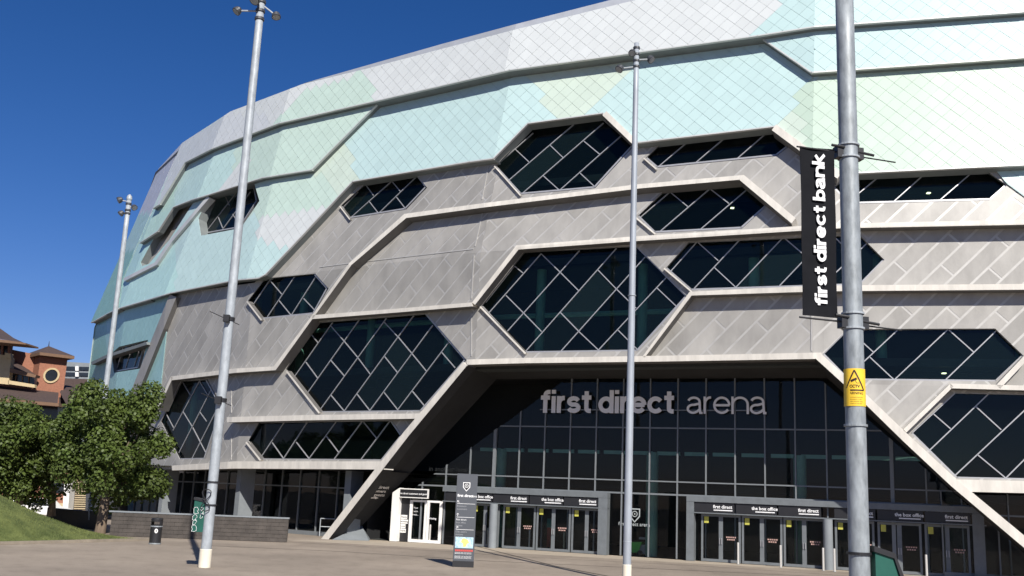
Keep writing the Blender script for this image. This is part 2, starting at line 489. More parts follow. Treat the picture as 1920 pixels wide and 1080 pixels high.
def pieces_thin(a, b, off):
    """pixel segment -> uv segments on facets"""
    out = []
    for fr, q in quads(off):
        # clip segment by convex q
        t0, t1 = 0., 1.; ok = True
        for i in range(len(q)):
            c, d = q[i], q[(i+1) % len(q)]
            da = (d[0]-c[0])*(a[1]-c[1])-(d[1]-c[1])*(a[0]-c[0]); db = (d[0]-c[0])*(b[1]-c[1])-(d[1]-c[1])*(b[0]-c[0])
            if da < 0 and db < 0: ok = False; break
            if da < 0: t0 = max(t0, da/(da-db))
            elif db < 0: t1 = min(t1, da/(da-db))
        if not ok or t1-t0 < 1e-4: continue
        P = (a[0]+(b[0]-a[0])*t0, a[1]+(b[1]-a[1])*t0); Q = (a[0]+(b[0]-a[0])*t1, a[1]+(b[1]-a[1])*t1)
        out.append((fr, [fr.px(*P), fr.px(*Q)]))
    return out
def lipstrip(pts, off, wd=.075, h=.03, m=None, name='edge_flashing'):
    pts = ext(pts)
    mb = MB()
    for i in range(len(pts)-1):
        for fr, (a, b) in pieces_thin(pts[i], pts[i+1], off):
            a = np.array(a); b = np.array(b); L = np.linalg.norm(b-a)
            if L < .02: continue
            t = (b-a)/L; nn = np.array([-t[1], t[0]])
            if nn[1] < 0: nn = -nn
            nn = nn*wd; a2 = a-t*.03; b2 = b+t*.03
            c = [a2-nn*.15, b2-nn*.15, b2+nn*.85, a2+nn*.85]
            mb.prism([fr.p(x, -.12) for x in c], fr.N*(.12+h))
    return mb.build(name, m or mLip, ARENA)

A_LIP = [(1960, 20), (1920, 23), (1527, 51), (1420, 68), (955, 132), (713, 188), (522, 232), (396, 280), (347, 305), (300, 383), (287, 391)]
cladding('upper_cladding', [(342, 268), (433, 209), (570, 157), (692, 128), (965, 56), (1250, -14), (1530, -85), (1960, -150)]+A_LIP, 1.5, .9, 1)
lipstrip(A_LIP, 1.5)
B_L = [(713, 190), (585, 319), (492, 334), (387, 367), (360, 375), (325, 389), (296, 434), (262, 456)]
cladding('middle_cladding', [(262, 456), (300, 376), (345, 292), (396, 268), (522, 222), (713, 176)]+B_L[:-1], 1.1, .5, 2)
lipstrip(B_L, 1.1)
B_R = [(1420, 67), (1521, 137), (1920, 109), (1960, 106)]
cladding('middle_cladding', [(1960, 10), (1920, 13), (1527, 41), (1420, 58)]+B_R, 1.1, .5, 2)
lipstrip(B_R, 1.1)
HW1 = [(452, 347), (391, 366), (372, 410), (377, 442), (452, 428), (487, 377), (477, 343)]
HG1 = [(389, 367), (325, 384), (298, 430), (264, 492), (266, 499), (291, 492), (318, 450)]
BASE_LOW = [(1960, 307), (1920, 310), (1608, 325), (1574, 330), (1452, 238), (1195, 268), (1181, 263), (1130, 213), (990, 232), (925, 298), (880, 304), (661, 341), (498, 515), (485, 522), (440, 526), (320, 550), (222, 579)]
cladding('lower_cladding', [(222, 579), (231, 521), (259, 456), (287, 391), (305, 340), (347, 294), (396, 270), (522, 222), (713, 178), (955, 122), (1420, 58), (1527, 41), (1920, 13), (1960, 10)]+BASE_LOW[:-1],
         .7, .75, 3, holes=[HW1, HG1])
lipstrip(BASE_LOW, .7)
cladding('corner_cladding', [(342, 268), (290, 325), (272, 355), (225, 470), (185, 562), (163, 608), (222, 579), (231, 521), (259, 456), (287, 391), (327, 300)], .75, .8, 6)
lipstrip([(222, 579), (208, 585), (176, 603), (163, 608)], .75)
cladding('recessed_cladding', [(320, 545), (222, 572), (172, 600), (163, 605), (163, 745), (300, 745)], .2, .3, 4, holes=[[(210, 662), (224, 650), (278, 637), (264, 691), (214, 699)]])
cladding('recessed_cladding', [(1866, 318), (1965, 310), (1965, 385), (1925, 372), (1888, 345)], .16, .3, 5)
# ledges running over the left recess
ledge([(170, 679), (200, 665), (215, 660), (274, 641)], 6, .75, .7, mSof, 'ledge')
# diagonal fins
ledge([(231, 522), (290, 492), (318, 450), (389, 367)], 6, .95, .5, mLip, 'diagonal_fin')
ledge([(226, 790), (250, 722), (318, 552)], 15, .5, .45, mMesh, 'diagonal_fin')
# parapet roof sheet
mb = MB(); slab(mb, [(570, 156), (700, 119), (830, 82), (960, 47), (1160, -4), (1250, -27), (1250, -14), (965, 57.5), (692, 128)], 1.3, .6); mb.build('roof_parapet', mRoof, ARENA)

# distribute shingles: 300 largest are parts, the others one part per tier
tiles.sort(key=lambda t: -t[0])
for ar, par, V, FC, col, _ in tiles[:300]: link('shingle', V, FC, mTile, par, tint=col)
rest = {}
for t in tiles[300:]: rest.setdefault(t[1].name, [t[1], []])[1].append(t)
for par, L in rest.values():
    V = []; FC = []; T = []
    for ar, _, v, f, col, _ in L:
        b = len(V); V += v; FC += [tuple(b+i for i in q) for q in f]; T += [col]*len(v)
    o = link('shingles', V, FC, mTile, par, tint=np.array(T)); o['kind'] = 'stuff'

# ------------------------------------------------------------------ windows
WIN = []
def win(poly, mains, crosses): WIN.append((poly, mains, crosses))
win([(929, 311), (1002, 236), (1126, 220), (1190, 272), (1116, 353), (978, 365)],
    [((931, 311), (1000, 250)), ((955, 338), (1076, 234)), ((980, 363), (1132, 231)), ((1050, 357), (1165, 255))],
    [((962, 276), (992, 304)), ((1031, 272), (1056, 296)), ((1019, 330), (1049, 357)), ((1095, 265), (1125, 290)), ((1088, 325), (1116, 351))])
win([(1211, 296), (1240, 268), (1456, 245), (1488, 268), (1456, 293), (1233, 315)],
    [((1234, 314), (1289, 267)), ((1302, 308), (1358, 260)), ((1378, 302), (1435, 252))], [])
win([(1196, 405), (1245, 358), (1388, 342), (1442, 383), (1391, 429), (1229, 437)],
    [((1200, 409), (1257, 360)), ((1235, 437), (1334, 352)), ((1312, 432), (1402, 355))],
    [((1256, 360), (1290, 388)), ((1331, 354), (1367, 382))])
win([(903, 573), (983, 472), (1193, 461), (1288, 556), (1196, 658), (985, 661)],
    [((911, 567), (965, 499)), ((917, 587), (1015, 476)), ((952, 621), (1087, 470)), ((986, 659), (1156, 466)), ((1051, 660), (1210, 482)), ((1122, 657), (1250, 520))],
    [((965, 499), (981, 512)), ((1015, 476), (1050, 510)), ((1050, 510), (1085, 545)), ((949, 554), (982, 587)), ((982, 587), (1016, 622)), ((1121, 506), (1156, 542)), ((1156, 542), (1193, 578)), ((1051, 586), (1086, 622)), ((1086, 622), (1122, 656)), ((1232, 540), (1269, 575)), ((1159, 619), (1196, 656))])
win([(1249, 502), (1291, 454), (1611, 440), (1658, 487), (1612, 534), (1297, 544)],
    [((1257, 510), (1306, 455)), ((1302, 541), (1387, 450)), ((1380, 539), (1469, 445)), ((1462, 536), (1560, 433)), ((1540, 537), (1630, 452))],
    [((1309, 455), (1347, 489)), ((1340, 502), (1380, 539)), ((1469, 445), (1510, 480)), ((1562, 442), (1590, 470))])
win([(640, 385), (690, 340), (783, 329), (801, 352), (762, 393), (657, 410)],
    [((645, 388), (672, 360)), ((660, 407), (735, 340)), ((711, 400), (782, 331))],
    [((686, 347), (701, 367)), ((692, 377), (710, 400)), ((735, 340), (751, 359)), ((744, 370), (761, 392))])
win([(465, 564), (497, 522), (591, 513), (616, 541), (590, 588), (490, 598)],
    [((475, 572), (508, 523)), ((502, 594), (553, 519)), ((547, 591), (594, 517))],
    [((506, 525), (529, 552)), ((524, 564), (546, 591)), ((570, 560), (590, 581))])
win([(536, 692), (590, 605), (800, 588), (875, 675), (791, 771), (597, 773)],
    [((539, 690), (583, 625)), ((551, 709), (624, 605)), ((575, 740), (674, 600)), ((599, 771), (725, 597)), ((646, 771), (776, 592)), ((694, 770), (812, 610)), ((746, 769), (842, 642))],
    [((584, 627), (597, 643)), ((621, 611), (646, 640)), ((646, 640), (671, 670)), ((671, 670), (695, 702)), ((574, 679), (596, 709)), ((621, 676), (646, 705)), ((621, 741), (646, 771)), ((670, 739), (694, 770)), ((721, 604), (747, 632)), ((747, 632), (772, 662)), ((772, 662), (800, 696)), ((722, 669), (746, 699)), ((721, 736), (746, 768)), ((829, 661), (854, 690)), ((774, 734), (797, 762))])
win([(466, 826), (485, 792), (735, 788), (755, 817), (718, 863), (489, 861)],
    [((489, 859), (534, 791)), ((532, 860), (577, 791)), ((580, 860), (632, 789)), ((627, 861), (681, 788)), ((677, 862), (732, 789))],
    [((511, 830), (532, 860)), ((556, 829), (580, 860)), ((612, 817), (636, 849)), ((682, 791), (707, 822))])
win([(302, 790), (340, 714), (389, 711), (418, 765), (386, 860), (337, 861)],
    [((310, 775), (343, 712)), ((325, 807), (376, 712)), ((336, 849), (398, 728)), ((360, 861), (410, 762))],
    [((343, 717), (358, 741)), ((375, 715), (390, 740)), ((310, 772), (326, 802)), ((344, 772), (361, 800)), ((362, 802), (386, 848)), ((375, 772), (388, 790))])
win([(1543, 664), (1590, 617), (1866, 616), (1918, 666), (1866, 715), (1590, 712)],
    [((1590, 706), (1685, 617)), ((1677, 712), (1778, 617)), ((1771, 714), (1868, 620))],
    [((1616, 641), (1637, 660)), ((1631, 670), (1676, 712)), ((1779, 619), (1825, 660))])
win([(1708, 812), (1790, 736), (2030, 741), (2112, 822), (2022, 901), (1793, 896)],
    [((1742, 845), (1855, 737)), ((1791, 891), (1950, 742)), ((1885, 897), (2025, 757)), ((1978, 899), (2080, 800))],
    [((1750, 776), (1782, 804)), ((1829, 762), (1877, 806)), ((1832, 852), (1885, 896))])
win([(1562, 352), (1590, 330), (1852, 322), (1888, 347), (1855, 376), (1590, 383)],
    [((1590, 380), (1645, 334)), ((1674, 380), (1731, 329)), ((1762, 376), (1820, 326))], [])
win([(373, 409), (391, 368), (477, 345), (484, 378), (452, 427), (378, 440)],
    [((376, 415), (407, 367)), ((386, 436), (447, 357)), ((418, 430), (470, 360))],
    [((424, 370), (431, 386)), ((410, 408), (418, 428)), ((437, 402), (447, 418))])
win([(213, 662), (225, 652), (275, 639), (262, 689), (216, 697)],
    [((220, 690), (231, 652)), ((236, 690), (249, 648)), ((252, 687), (265, 645))], [])
WIN_POLY = [w_[0] for w_ in WIN]
GO = -.12
for poly, mains, crosses in WIN:
    fm = MB()
    # perimeter frame
    n = len(poly)
    for i in range(n):
        for fr, (a, b) in pieces_thin(poly[i], poly[(i+1) % n], GO):
            a = np.array(a); b = np.array(b); L = np.linalg.norm(b-a)
            if L < .03: continue
            t = (b-a)/L; nn = np.array([-t[1], t[0]])*.05
            fm.prism([fr.p(x, -.1) for x in (a-t*.04-nn, b+t*.04-nn, b+t*.04+nn, a-t*.04+nn)], fr.N*.26)
    wo = fm.build('hexagonal_window', mMull, ARENA)
    cells = [list(poly)]
    for seg in mains+crosses:
        md = ((seg[0][0]+seg[1][0])/2, (seg[0][1]+seg[1][1])/2)
        new = []
        for c in cells:
            if inside(c, md) : new += split_line(c, *seg)
            else: new.append(c)
        cells = new
    for c in cells:
        mb = MB()
        for fr, uv in pieces(c, GO):
            jit = [random.uniform(-.010, .010) for _ in range(3)]
            g = [fr.p(a, jit[0]+jit[1]*(a[0]-uv[0][0])*.5+jit[2]*(a[1]-uv[0][1])*.5) for a in uv]
            mb.quad(*g)
        if mb.f: link('pane', mb.v, mb.f, mGlass, wo)
    for seg in mains+crosses:
        mb = MB()
        for fr, (a, b) in pieces_thin(seg[0], seg[1], GO):
            a = np.array(a); b = np.array(b); L = np.linalg.norm(b-a)
            if L < .05: continue
            t = (b-a)/L; nn = np.array([-t[1], t[0]])*.026
            mb.prism([fr.p(x, -.04) for x in (a-nn, b-nn, b+nn, a+nn)], fr.N*.09)
        if mb.f: mb.build('mullion', mMull, wo)

# ------------------------------------------------------------------ perforated screens
ZONES = [
 [(478, 530), (650, 335), (748, 408), (590, 600)],
 [(650, 335), (1000, 275), (985, 375), (748, 408)],
 [(1000, 275), (1400, 230), (1395, 333), (985, 375)],
 [(1400, 230), (1575, 318), (1575, 425), (1500, 428), (1395, 333)],
 [(1575, 318), (1862, 308), (1962, 395), (1962, 417), (1575, 427)],
 [(748, 408), (968, 378), (968, 465), (885, 572), (583, 600), (655, 495)],
 [(968, 378), (1395, 333), (1500, 428), (968, 465)],
 [(320, 552), (478, 530), (590, 600), (515, 694), (318, 712), (250, 725)],
 [(250, 725), (318, 712), (292, 775), (335, 880), (240, 880)],
 [(318, 712), (420, 703), (420, 880), (335, 880), (292, 780)],
 [(420, 703), (515, 694), (600, 785), (420, 790)],
 [(420, 790), (785, 785), (730, 880), (420, 880)],
 [(583, 600), (885, 572), (1000, 680), (870, 690), (785, 785), (600, 785), (515, 694)],
 [(968, 465), (1195, 450), (1293, 550), (1205, 676), (1000, 680), (885, 572)],
 [(1195, 450), (1575, 428), (1575, 542), (1293, 550)],
 [(1575, 428), (1962, 417), (1962, 540), (1575, 542)],
 [(1293, 550), (1545, 543), (1545, 672), (1205, 676)],
 [(1545, 543), (1962, 540), (1962, 728), (1600, 720), (1545, 672)],
 [(1600, 720), (1780, 724), (1703, 815)],
 [(1780, 724), (1962, 728), (1962, 908), (1797, 904), (1703, 815)],
 [(389, 366), (325, 384), (298, 430), (260, 500), (291, 494)],
]
MO = .1
C45 = .70710678
for zi, zone in enumerate(ZONES):
    zone = ext(zone); back = MB(); rng = random.Random(zi)
    cells = []
    for fr, uv in pieces(zone, MO):
        subs = [uv]
        for wp in WIN_POLY+[[(884, 686), (1533, 678), (1990, 1085), (1990, 1100), (560, 1100), (605, 1012)]]:
            wu = clip_px(wp, fr) if False else None
            q = clean(clip_conv(list(wp), [tuple(p) for p in quads(MO)[[f_[0] is fr for f_ in quads(MO)].index(True)][1]]), .02)
            if len(q) < 3: continue
            wu = [fr.px(*a) for a in q]
            subs = [s2 for s in subs for s2 in subtract(s, wu)]
        for s in subs:
            if abs(area(s)) < .01: continue
            back.quad(*[fr.p(a, 0) for a in s])
        # lattice
        sp = .83
        lo = min(-(a[0]*C45)+a[1]*C45 for a in uv); hi = max(-(a[0]*C45)+a[1]*C45 for a in uv)
        l0 = min(a[0]*C45+a[1]*C45 for a in uv); l1 = max(a[0]*C45+a[1]*C45 for a in uv)
        for k in range(int(lo/sp)-1, int(hi/sp)+2):
            st = 4.2; ph = (k % 3)*1.4+(zi*.7)
            for m_ in range(int((l0-ph)/st)-1, int((l1-ph)/st)+2):
                a0, a1 = ph+m_*st, ph+(m_+1)*st; b0, b1 = k*sp, (k+1)*sp
                def T(s_, t_): return ((s_-t_)*C45, (s_+t_)*C45)
                c = [T(a0, b0), T(a1, b0), T(a1, b1), T(a0, b1)]
                if k % 3 == 1 and rng.random() < .5: pass
                ps = []
                for s in subs:
                    q = clean(clip_conv(s, inset(c, .055)))
                    if len(q) > 2 and abs(area(q)) > .015: ps.append(q)
                if ps: cells.append((fr, ps, sum(abs(area(q)) for q in ps)))
    if not back.f: continue
    bo = link('screen_wall', back.v, back.f, mRib, ARENA)
    for fr, ps, ar in cells:
        V = []; FC = []; h = rng.uniform(0, .012); h2 = rng.uniform(-.004, .004)
        for q in ps:
            b = len(V); n2 = len(q)
            V += [fr.p(a, .008+h*.4+h2*.4*(a[0]-q[0][0])) for a in q]+[fr.p(a, -.02) for a in q]; FC.append(tuple(b+t for t in range(n2)))
            for t in range(n2): FC.append((b+t, b+n2+t, b+n2+(t+1) % n2, b+(t+1) % n2))
        link('mesh_panel', V, FC, mMesh, bo)

# ------------------------------------------------------------------ ledges
for seg in ([(291, 645), (291, 765)], [(434, 730), (434, 774)], [(434, 812), (434, 862)], [(889, 478), (884, 560)], [(906, 395), (891, 462)], [(916, 312), (904, 374)], [(884, 588), (884, 668)], [(1522, 590), (1522, 658)],
            [(680, 491), (888, 467)], [(600, 501), (655, 494)]):
    mb = MB()
    for fr, (a, b) in pieces_thin(seg[0], seg[1], MO):
        a = np.array(a); b = np.array(b); L = np.linalg.norm(b-a)
        if L < .05: continue
        t = (b-a)/L; nn = np.array([-t[1], t[0]])*.035; mb.prism([fr.p(x, -.02) for x in (a-nn, b-nn, b+nn, a+nn)], fr.N*.06)
    if mb.f: mb.build('seam_strip', mRib, ARENA)
ledge([(583, 594), (655, 493), (758, 401), (905, 381), (1200, 345), (1395, 328)], [5, 6, 9, 9, 9, 9])
ledge([(1395, 328), (1492, 409)], 14, .82)
ledge([(885, 567), (968, 460), (1192, 443), (1480, 425), (1575, 419), (1960, 411)], [8, 9, 10, 10, 10, 11])
ledge([(585, 591), (740, 579), (885, 567)], 8)
ledge([(1205, 668), (1293, 547), (1490, 537), (1575, 535), (1960, 532)], [5, 8, 12, 12, 12])
ledge([(875, 674), (985, 671), (1240, 667), (1540, 661)], [11, 11, 12, 13])
ledge([(320, 706), (440, 691), (513, 687), (583, 594)], [8, 9, 8, 5])
ledge([(292, 768), (320, 706)], 5)
ledge([(425, 782), (585, 778), (789, 775)], 11)
ledge([(322, 873), (440, 865), (720, 865)], [10, 15, 17])
ledge([(1795, 899), (1960, 903)], 25)
ledge([(1694, 805), (1782, 719)], 9)
ledge([(1782, 719), (1960, 724)], 10)
ledge([(1868, 722), (1925, 662)], 11)
ledge([(1137, 208), (1193, 262)], 12, .85)
ledge([(1455, 233), (1578, 324)], 15, .85)
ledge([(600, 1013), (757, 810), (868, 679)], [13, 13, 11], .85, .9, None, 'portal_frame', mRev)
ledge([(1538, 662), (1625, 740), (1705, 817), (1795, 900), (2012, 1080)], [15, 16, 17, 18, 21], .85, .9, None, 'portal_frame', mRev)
# window head/side trims (pale left edges of the hexagons)
for a, b, wd in (((536, 697), (597, 775), 6), ((462, 566), (489, 601), 5), ((899, 576), (984, 664), 6), ((1244, 504), (1296, 548), 5), ((460, 830), (487, 864), 6), ((926, 312), (975, 367), 4), ((636, 387), (655, 412), 4), ((1206, 297), (1230, 318), 4), ((1190, 408), (1228, 440), 5), ((590, 600), (535, 694), 0)):
    if wd: ledge([b, a], wd*.6, .3, .4, mLedge, 'window_surround')

# ------------------------------------------------------------------ entrance: portal reveal and curtain wall
KW = 3.6
fw_az = AZ[2]; cu = np.array([cos(fw_az), -sin(fw_az), 0]); cn = np.array([-sin(fw_az), -cos(fw_az), 0]); cc = -D_[2]-KW
def cw(u, z, h=0.): return cu*u+cn*(cc+h)+np.array([0, 0, z])
def cpx(x, y, h=0.):
    P = pln(x, y, cn, cc+h); return (float(P@cu), float(P[2]))
INNER = [cpx(931, 711), cpx(1551, 709), cpx(1850, 976), cpx(1990, 1095), cpx(1990, 1180), (cpx(677, 988)[0]-1.2, -.1), cpx(677, 988)]
def outer(x, y, off=.1):
    for fr, q in quads(off):
        if inside(q, (x, y)): return fr.p(fr.px(x, y))
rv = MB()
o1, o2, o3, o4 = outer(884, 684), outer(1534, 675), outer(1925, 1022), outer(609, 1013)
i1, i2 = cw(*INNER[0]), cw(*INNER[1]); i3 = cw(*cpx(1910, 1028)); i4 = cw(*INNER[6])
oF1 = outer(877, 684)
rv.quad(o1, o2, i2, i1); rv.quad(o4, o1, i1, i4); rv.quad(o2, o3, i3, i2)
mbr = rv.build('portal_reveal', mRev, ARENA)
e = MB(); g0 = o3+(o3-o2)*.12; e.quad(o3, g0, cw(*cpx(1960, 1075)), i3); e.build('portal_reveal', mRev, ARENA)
# pale footing at the base of the left reveal
ft = MB(); a = gp(622, 1012); b = gp(692, 1014); c = cw(*cpx(678, 985)); dd = gp(700, 1003)
ft.quad(a, b, c); ft.quad(b, dd, c); ft.quad(dd, a, c); ft.quad(a, dd, b); ft.build('portal_footing', mConc, ARENA)
# curtain wall
cwall = MB()
us = [-25.35+1.582*k for k in range(-4, 20)]
zs = [.05, 3.42, 4.12, 7.05, 9.86]
for z, hh in ((3.42, .09), (4.12, .07), (7.05, .07)): 
    q = clean(clip_conv([(-33, z-hh/2), (4, z-hh/2), (4, z+hh/2), (-33, z+hh/2)], INNER))
    if len(q) > 2: cwall.prism([cw(*a, -.05) for a in q], cn*.14)
cwo = cwall.build('curtain_wall', mDarkM, ARENA)
thick = {4, 18}
PANEW = {}
for k, u in enumerate(us):
    wd = .09 if k in thick else .035
    q = clean(clip_conv([(u-wd, 0.03), (u+wd, .03), (u+wd, 9.9), (u-wd, 9.9)], INNER))
    if len(q) > 2:
        mb = MB(); mb.prism([cw(*a, -.06) for a in q], cn*(.2 if k in thick else .16)); mb.build('mullion', mDarkM, cwo)
    if k == len(us)-1: continue
    for z0, z1 in zip(zs[:-1], zs[1:]):
        q = clean(clip_conv([(u+.03, z0), (us[k+1]-.03, z0), (us[k+1]-.03, z1), (u+.03, z1)], INNER))
        if len(q) > 2 and abs(area(q)) > .02:
            j = random.uniform(-.012, .012)
            V = [cw(a[0], a[1], j*(a[0]-u)) for a in q]
            link('pane', V, [tuple(range(len(q)))], mCurt, cwo)
# portals with doors
def U_(x, y=1000): return cpx(x, y)[0]
def portal(x0, x1, name, m_pier, doors, piers, signs):
    pr = MB(); u0, u1 = U_(x0), U_(x1)
    pr.prism([cw(u0, 3.10, .02), cw(u1, 3.10, .02), cw(u1, 3.40, .02), cw(u0, 3.40, .02)], cn*.5)
    pr.prism([cw(u0, 2.50, .02), cw(u1, 2.50, .02), cw(u1, 2.56, .02), cw(u0, 2.56, .02)], cn*.5)
    for a, b in piers:
        a, b = U_(a), U_(b); pr.prism([cw(a, 0.01, .03), cw(b, 0.01, .03), cw(b, 3.09, .03), cw(a, 3.09, .03)], cn*.48)
    po = pr.build(name, m_pier, ARENA)
    for (a, b, txt) in signs:
        a, b = U_(a, 950), U_(b, 950)
        sb = MB(); sb.prism([cw(a, 2.58, .3), cw(b, 2.58, .3), cw(b, 3.08, .3), cw(a, 3.08, .3)], cn*.14)
        so_ = sb.build('sign_board', mBlk, po)
        text3(txt, cw((b-.62 if b-a > 1.5 else b-.3), 2.80, .465), cu, .24, mText, so_, bold=.006)
        sb = MB(); sb.box(cw(b-.6, 2.70, .45), (1.0, .015, .055), ax=np.array([cu, cn, [0, 0, 1]])); sb.build('underline', mText, so_)
    return po
axw = np.array([cu, cn, [0, 0, 1.]])
def text3(s, P, udir, size, m, parent, bold=0., align='CENTER', up=None, name='lettering'):
    cv = bpy.data.curves.new('t', 'FONT'); cv.body = s; cv.size = size; cv.align_x = align; cv.offset = bold; cv.resolution_u = 2
    to = bpy.data.objects.new('t', cv); COL.objects.link(to)
    dg = bpy.context.evaluated_depsgraph_get(); me = bpy.data.meshes.new_from_object(to.evaluated_get(dg))
    bpy.data.objects.remove(to); bpy.data.curves.remove(cv)
    up = np.array([0, 0, 1.]) if up is None else np.array(up, float); udir = np.array(udir, float); nn = np.cross(udir, up)
    vs = [tuple(np.array(P)+udir*v.co.x+up*v.co.y+nn*v.co.z) for v in me.vertices]
    fs = [tuple(p.vertices) for p in me.polygons]; bpy.data.meshes.remove(me)
    return link(name, vs, fs, m, parent)
TXD = []
def door(x0, x1, parent, m, shade=True, leaf2=True):
    """double door between two pixel columns"""
    a, b = U_(x0), U_(x1); mid = (a+b)/2; h = .1
    for s, e in ((a, mid), (mid, b)):
        fm = MB()
        for (p0, p1, z0, z1) in ((s, s+.11, .02, 2.48), (e-.11, e, .02, 2.48), (s+.11, e-.11, .02, .16), (s+.11, e-.11, 2.36, 2.48)):
            fm.prism([cw(p0, z0, h), cw(p1, z0, h), cw(p1, z1, h), cw(p0, z1, h)], cn*.06)
        d = fm.build('door', m, parent)
        link('pane', [cw(s+.11, .16, h+.03), cw(e-.11, .16, h+.03), cw(e-.11, 2.36, h+.03), cw(s+.11, 2.36, h+.03)], [(0, 1, 2, 3)], mCurt, d)
        hm = MB(); hu = e-.055 if s == a else s+.055
        hm.box(cw(hu, 1.1, h+.11), (.035, .05, .32), ax=axw); hm.build('handle', mMull, d)
    # notices
    nm = MB(); nm.box(cw(a+.28, 2.18, h+.045), (.24, .008, .34), ax=axw); nm.build('notice', mYelD, parent)
    sm = MB()
    for k in range(5): sm.box(cw(mid+.32+k*.11, 1.32, h+.045), (.07, .006, .07), ax=axw)
    for k in range(4): sm.box(cw(mid+.37+k*.11, 1.20, h+.045), (.07, .006, .07), ax=axw)
    sm.build('sticker_row', mat('pink_print', (.5, .32, .28), .6), parent)
mPier = mat('pier_grey', (.15, .165, .175), .5, .1)
LD = [(884, 937), (944, 1005), (1007, 1071), (1073, 1130)]
RD = [(1316, 1390), (1392, 1468), (1470, 1548), (1566, 1640), (1646, 1728), (1734, 1818)]
po = portal(833, 1143, 'entrance_portal', mPier, LD, [(1126, 1143)], [(840, 928, 'the box office'), (930, 996, 'first direct'), (998, 1060, 'the box office'), (1062, 1126, 'first direct')])
for a, b in LD: door(a, b, po, mPier)
po = portal(1291, 1850, 'entrance_portal', mPier, RD, [(1291, 1305), (1824, 1846)], [(1306, 1380, 'first direct'), (1383, 1459, 'the box office'), (1462, 1541, 'first direct'), (1566, 1642, 'first direct'), (1646, 1730, 'the box office'), (1734, 1818, 'first direct')])
for a, b in RD: door(a, b, po, mPier)
for x in (932, 1555):
    mb = MB(); mb.lathe(cw(U_(x), 0, .62), [(.24, .0), (.24, 2.5)], 20); mb.build('entrance_column', mConc, ARENA, smooth=True)
# white framed lounge entrance at the left
wp = MB(); a, b, c = U_(739), U_(752), U_(833)
wp.prism([cw(a, .02, .02), cw(b, .02, .02), cw(b, 3.2, .02), cw(a, 2.9, .02)], cn*.5)
wpo = wp.build('lounge_entrance', mWhite, ARENA)
for (p0, p1, z0, z1) in ((768, 773, .02, 2.5), (796, 800, .02, 2.4), (801, 805, .02, 2.4), (824, 829, .02, 2.5)):
    mb = MB(); mb.prism([cw(U_(p0), z0, .1), cw(U_(p1), z0, .1), cw(U_(p1), z1, .1), cw(U_(p0), z1, .1)], cn*.08); mb.build('door_stile', mWhite, wpo)
for (z0, z1) in ((.02, .2), (2.4, 2.52)):
    mb = MB(); mb.prism([cw(U_(773), z0, .1), cw(U_(824), z0, .1), cw(U_(824), z1, .1), cw(U_(773), z1, .1)], cn*.07); mb.build('door_rail', mWhite, wpo)
mb = MB(); mb.prism([cw(U_(752), 2.62, .4), cw(U_(806), 2.62, .4), cw(U_(806), 3.18, .4), cw(U_(752), 3.18, .4)], cn*.12)
sb = mb.build('sign_frame', mWhite, wpo)
mb = MB(); mb.prism([cw(U_(753.5), 2.68, .521), cw(U_(804.5), 2.68, .521), cw(U_(804.5), 3.12, .521), cw(U_(753.5), 3.12, .521)], cn*.01)
sb2 = mb.build('sign_board', mBlk, wpo)
text3('first direct customers and guests', cw((U_(753.5)+U_(804.5))/2, 2.83, .536), cu, .15, mText, sb2, bold=.003)
mb = MB(); mb.prism([cw(U_(752), .02, .12), cw(U_(768), .02, .12), cw(U_(768), 2.6, .12), cw(U_(752), 2.6, .12)], cn*.05); bp_ = mb.build('poster_panel', mBlk, wpo)
for i, t in enumerate(('Fancy', 'winning', 'your', 'bank')):
    z = 1.42-i*.27; wd = (.42, .5, .34, .38)[i]
    mb = MB(); mb.box(cw(U_(753)+wd/2, z+.05, .18), (wd, .01, .24), ax=axw); q = mb.build('placard', mWhite, bp_)
    text3(t, cw(U_(753)+wd/2, z, .19), cu, .17, mBlk, q, bold=.002)
for i, t in enumerate(('Your', 'seats', 'await...')):
    text3(t, cw(U_(780), 2.0-i*.2, .2), cu, .15, mText, wpo)
text3('winning', cw(U_(812), 1.42, .2), cu, .17, mText, wpo, bold=.003)
# directional lettering on the dark reveal
def on_plane(p0, e1, e2, q): return p0
rn = np.cross(o1-o4, i4-o4); rn /= np.linalg.norm(rn)
if rn@(CAM-o4) < 0: rn = -rn
def rpx(x, y, h=.02): return pln(x, y, rn, rn@o4+h)
for t, x, y, s in (('first direct', 710, 916, .40), ('customers', 706, 923, .36), ('and guests', 704, 930, .36)):
    a = rpx(x, y); ud = rpx(x+20, y+1)-a; ud /= np.linalg.norm(ud); up = rpx(x+2.5, y-8)-a; up /= np.linalg.norm(up)
    text3(t, a, ud, s, mLet, mbr, bold=.006, up=up)
mb = MB(); mb.quad(rpx(682, 932.5), rpx(704, 932.5), rpx(704, 934.5), rpx(682, 934.5)); mb.quad(rpx(703, 931), rpx(710, 933.7), rpx(703, 936)); mb.build('arrow', mLet, mbr)

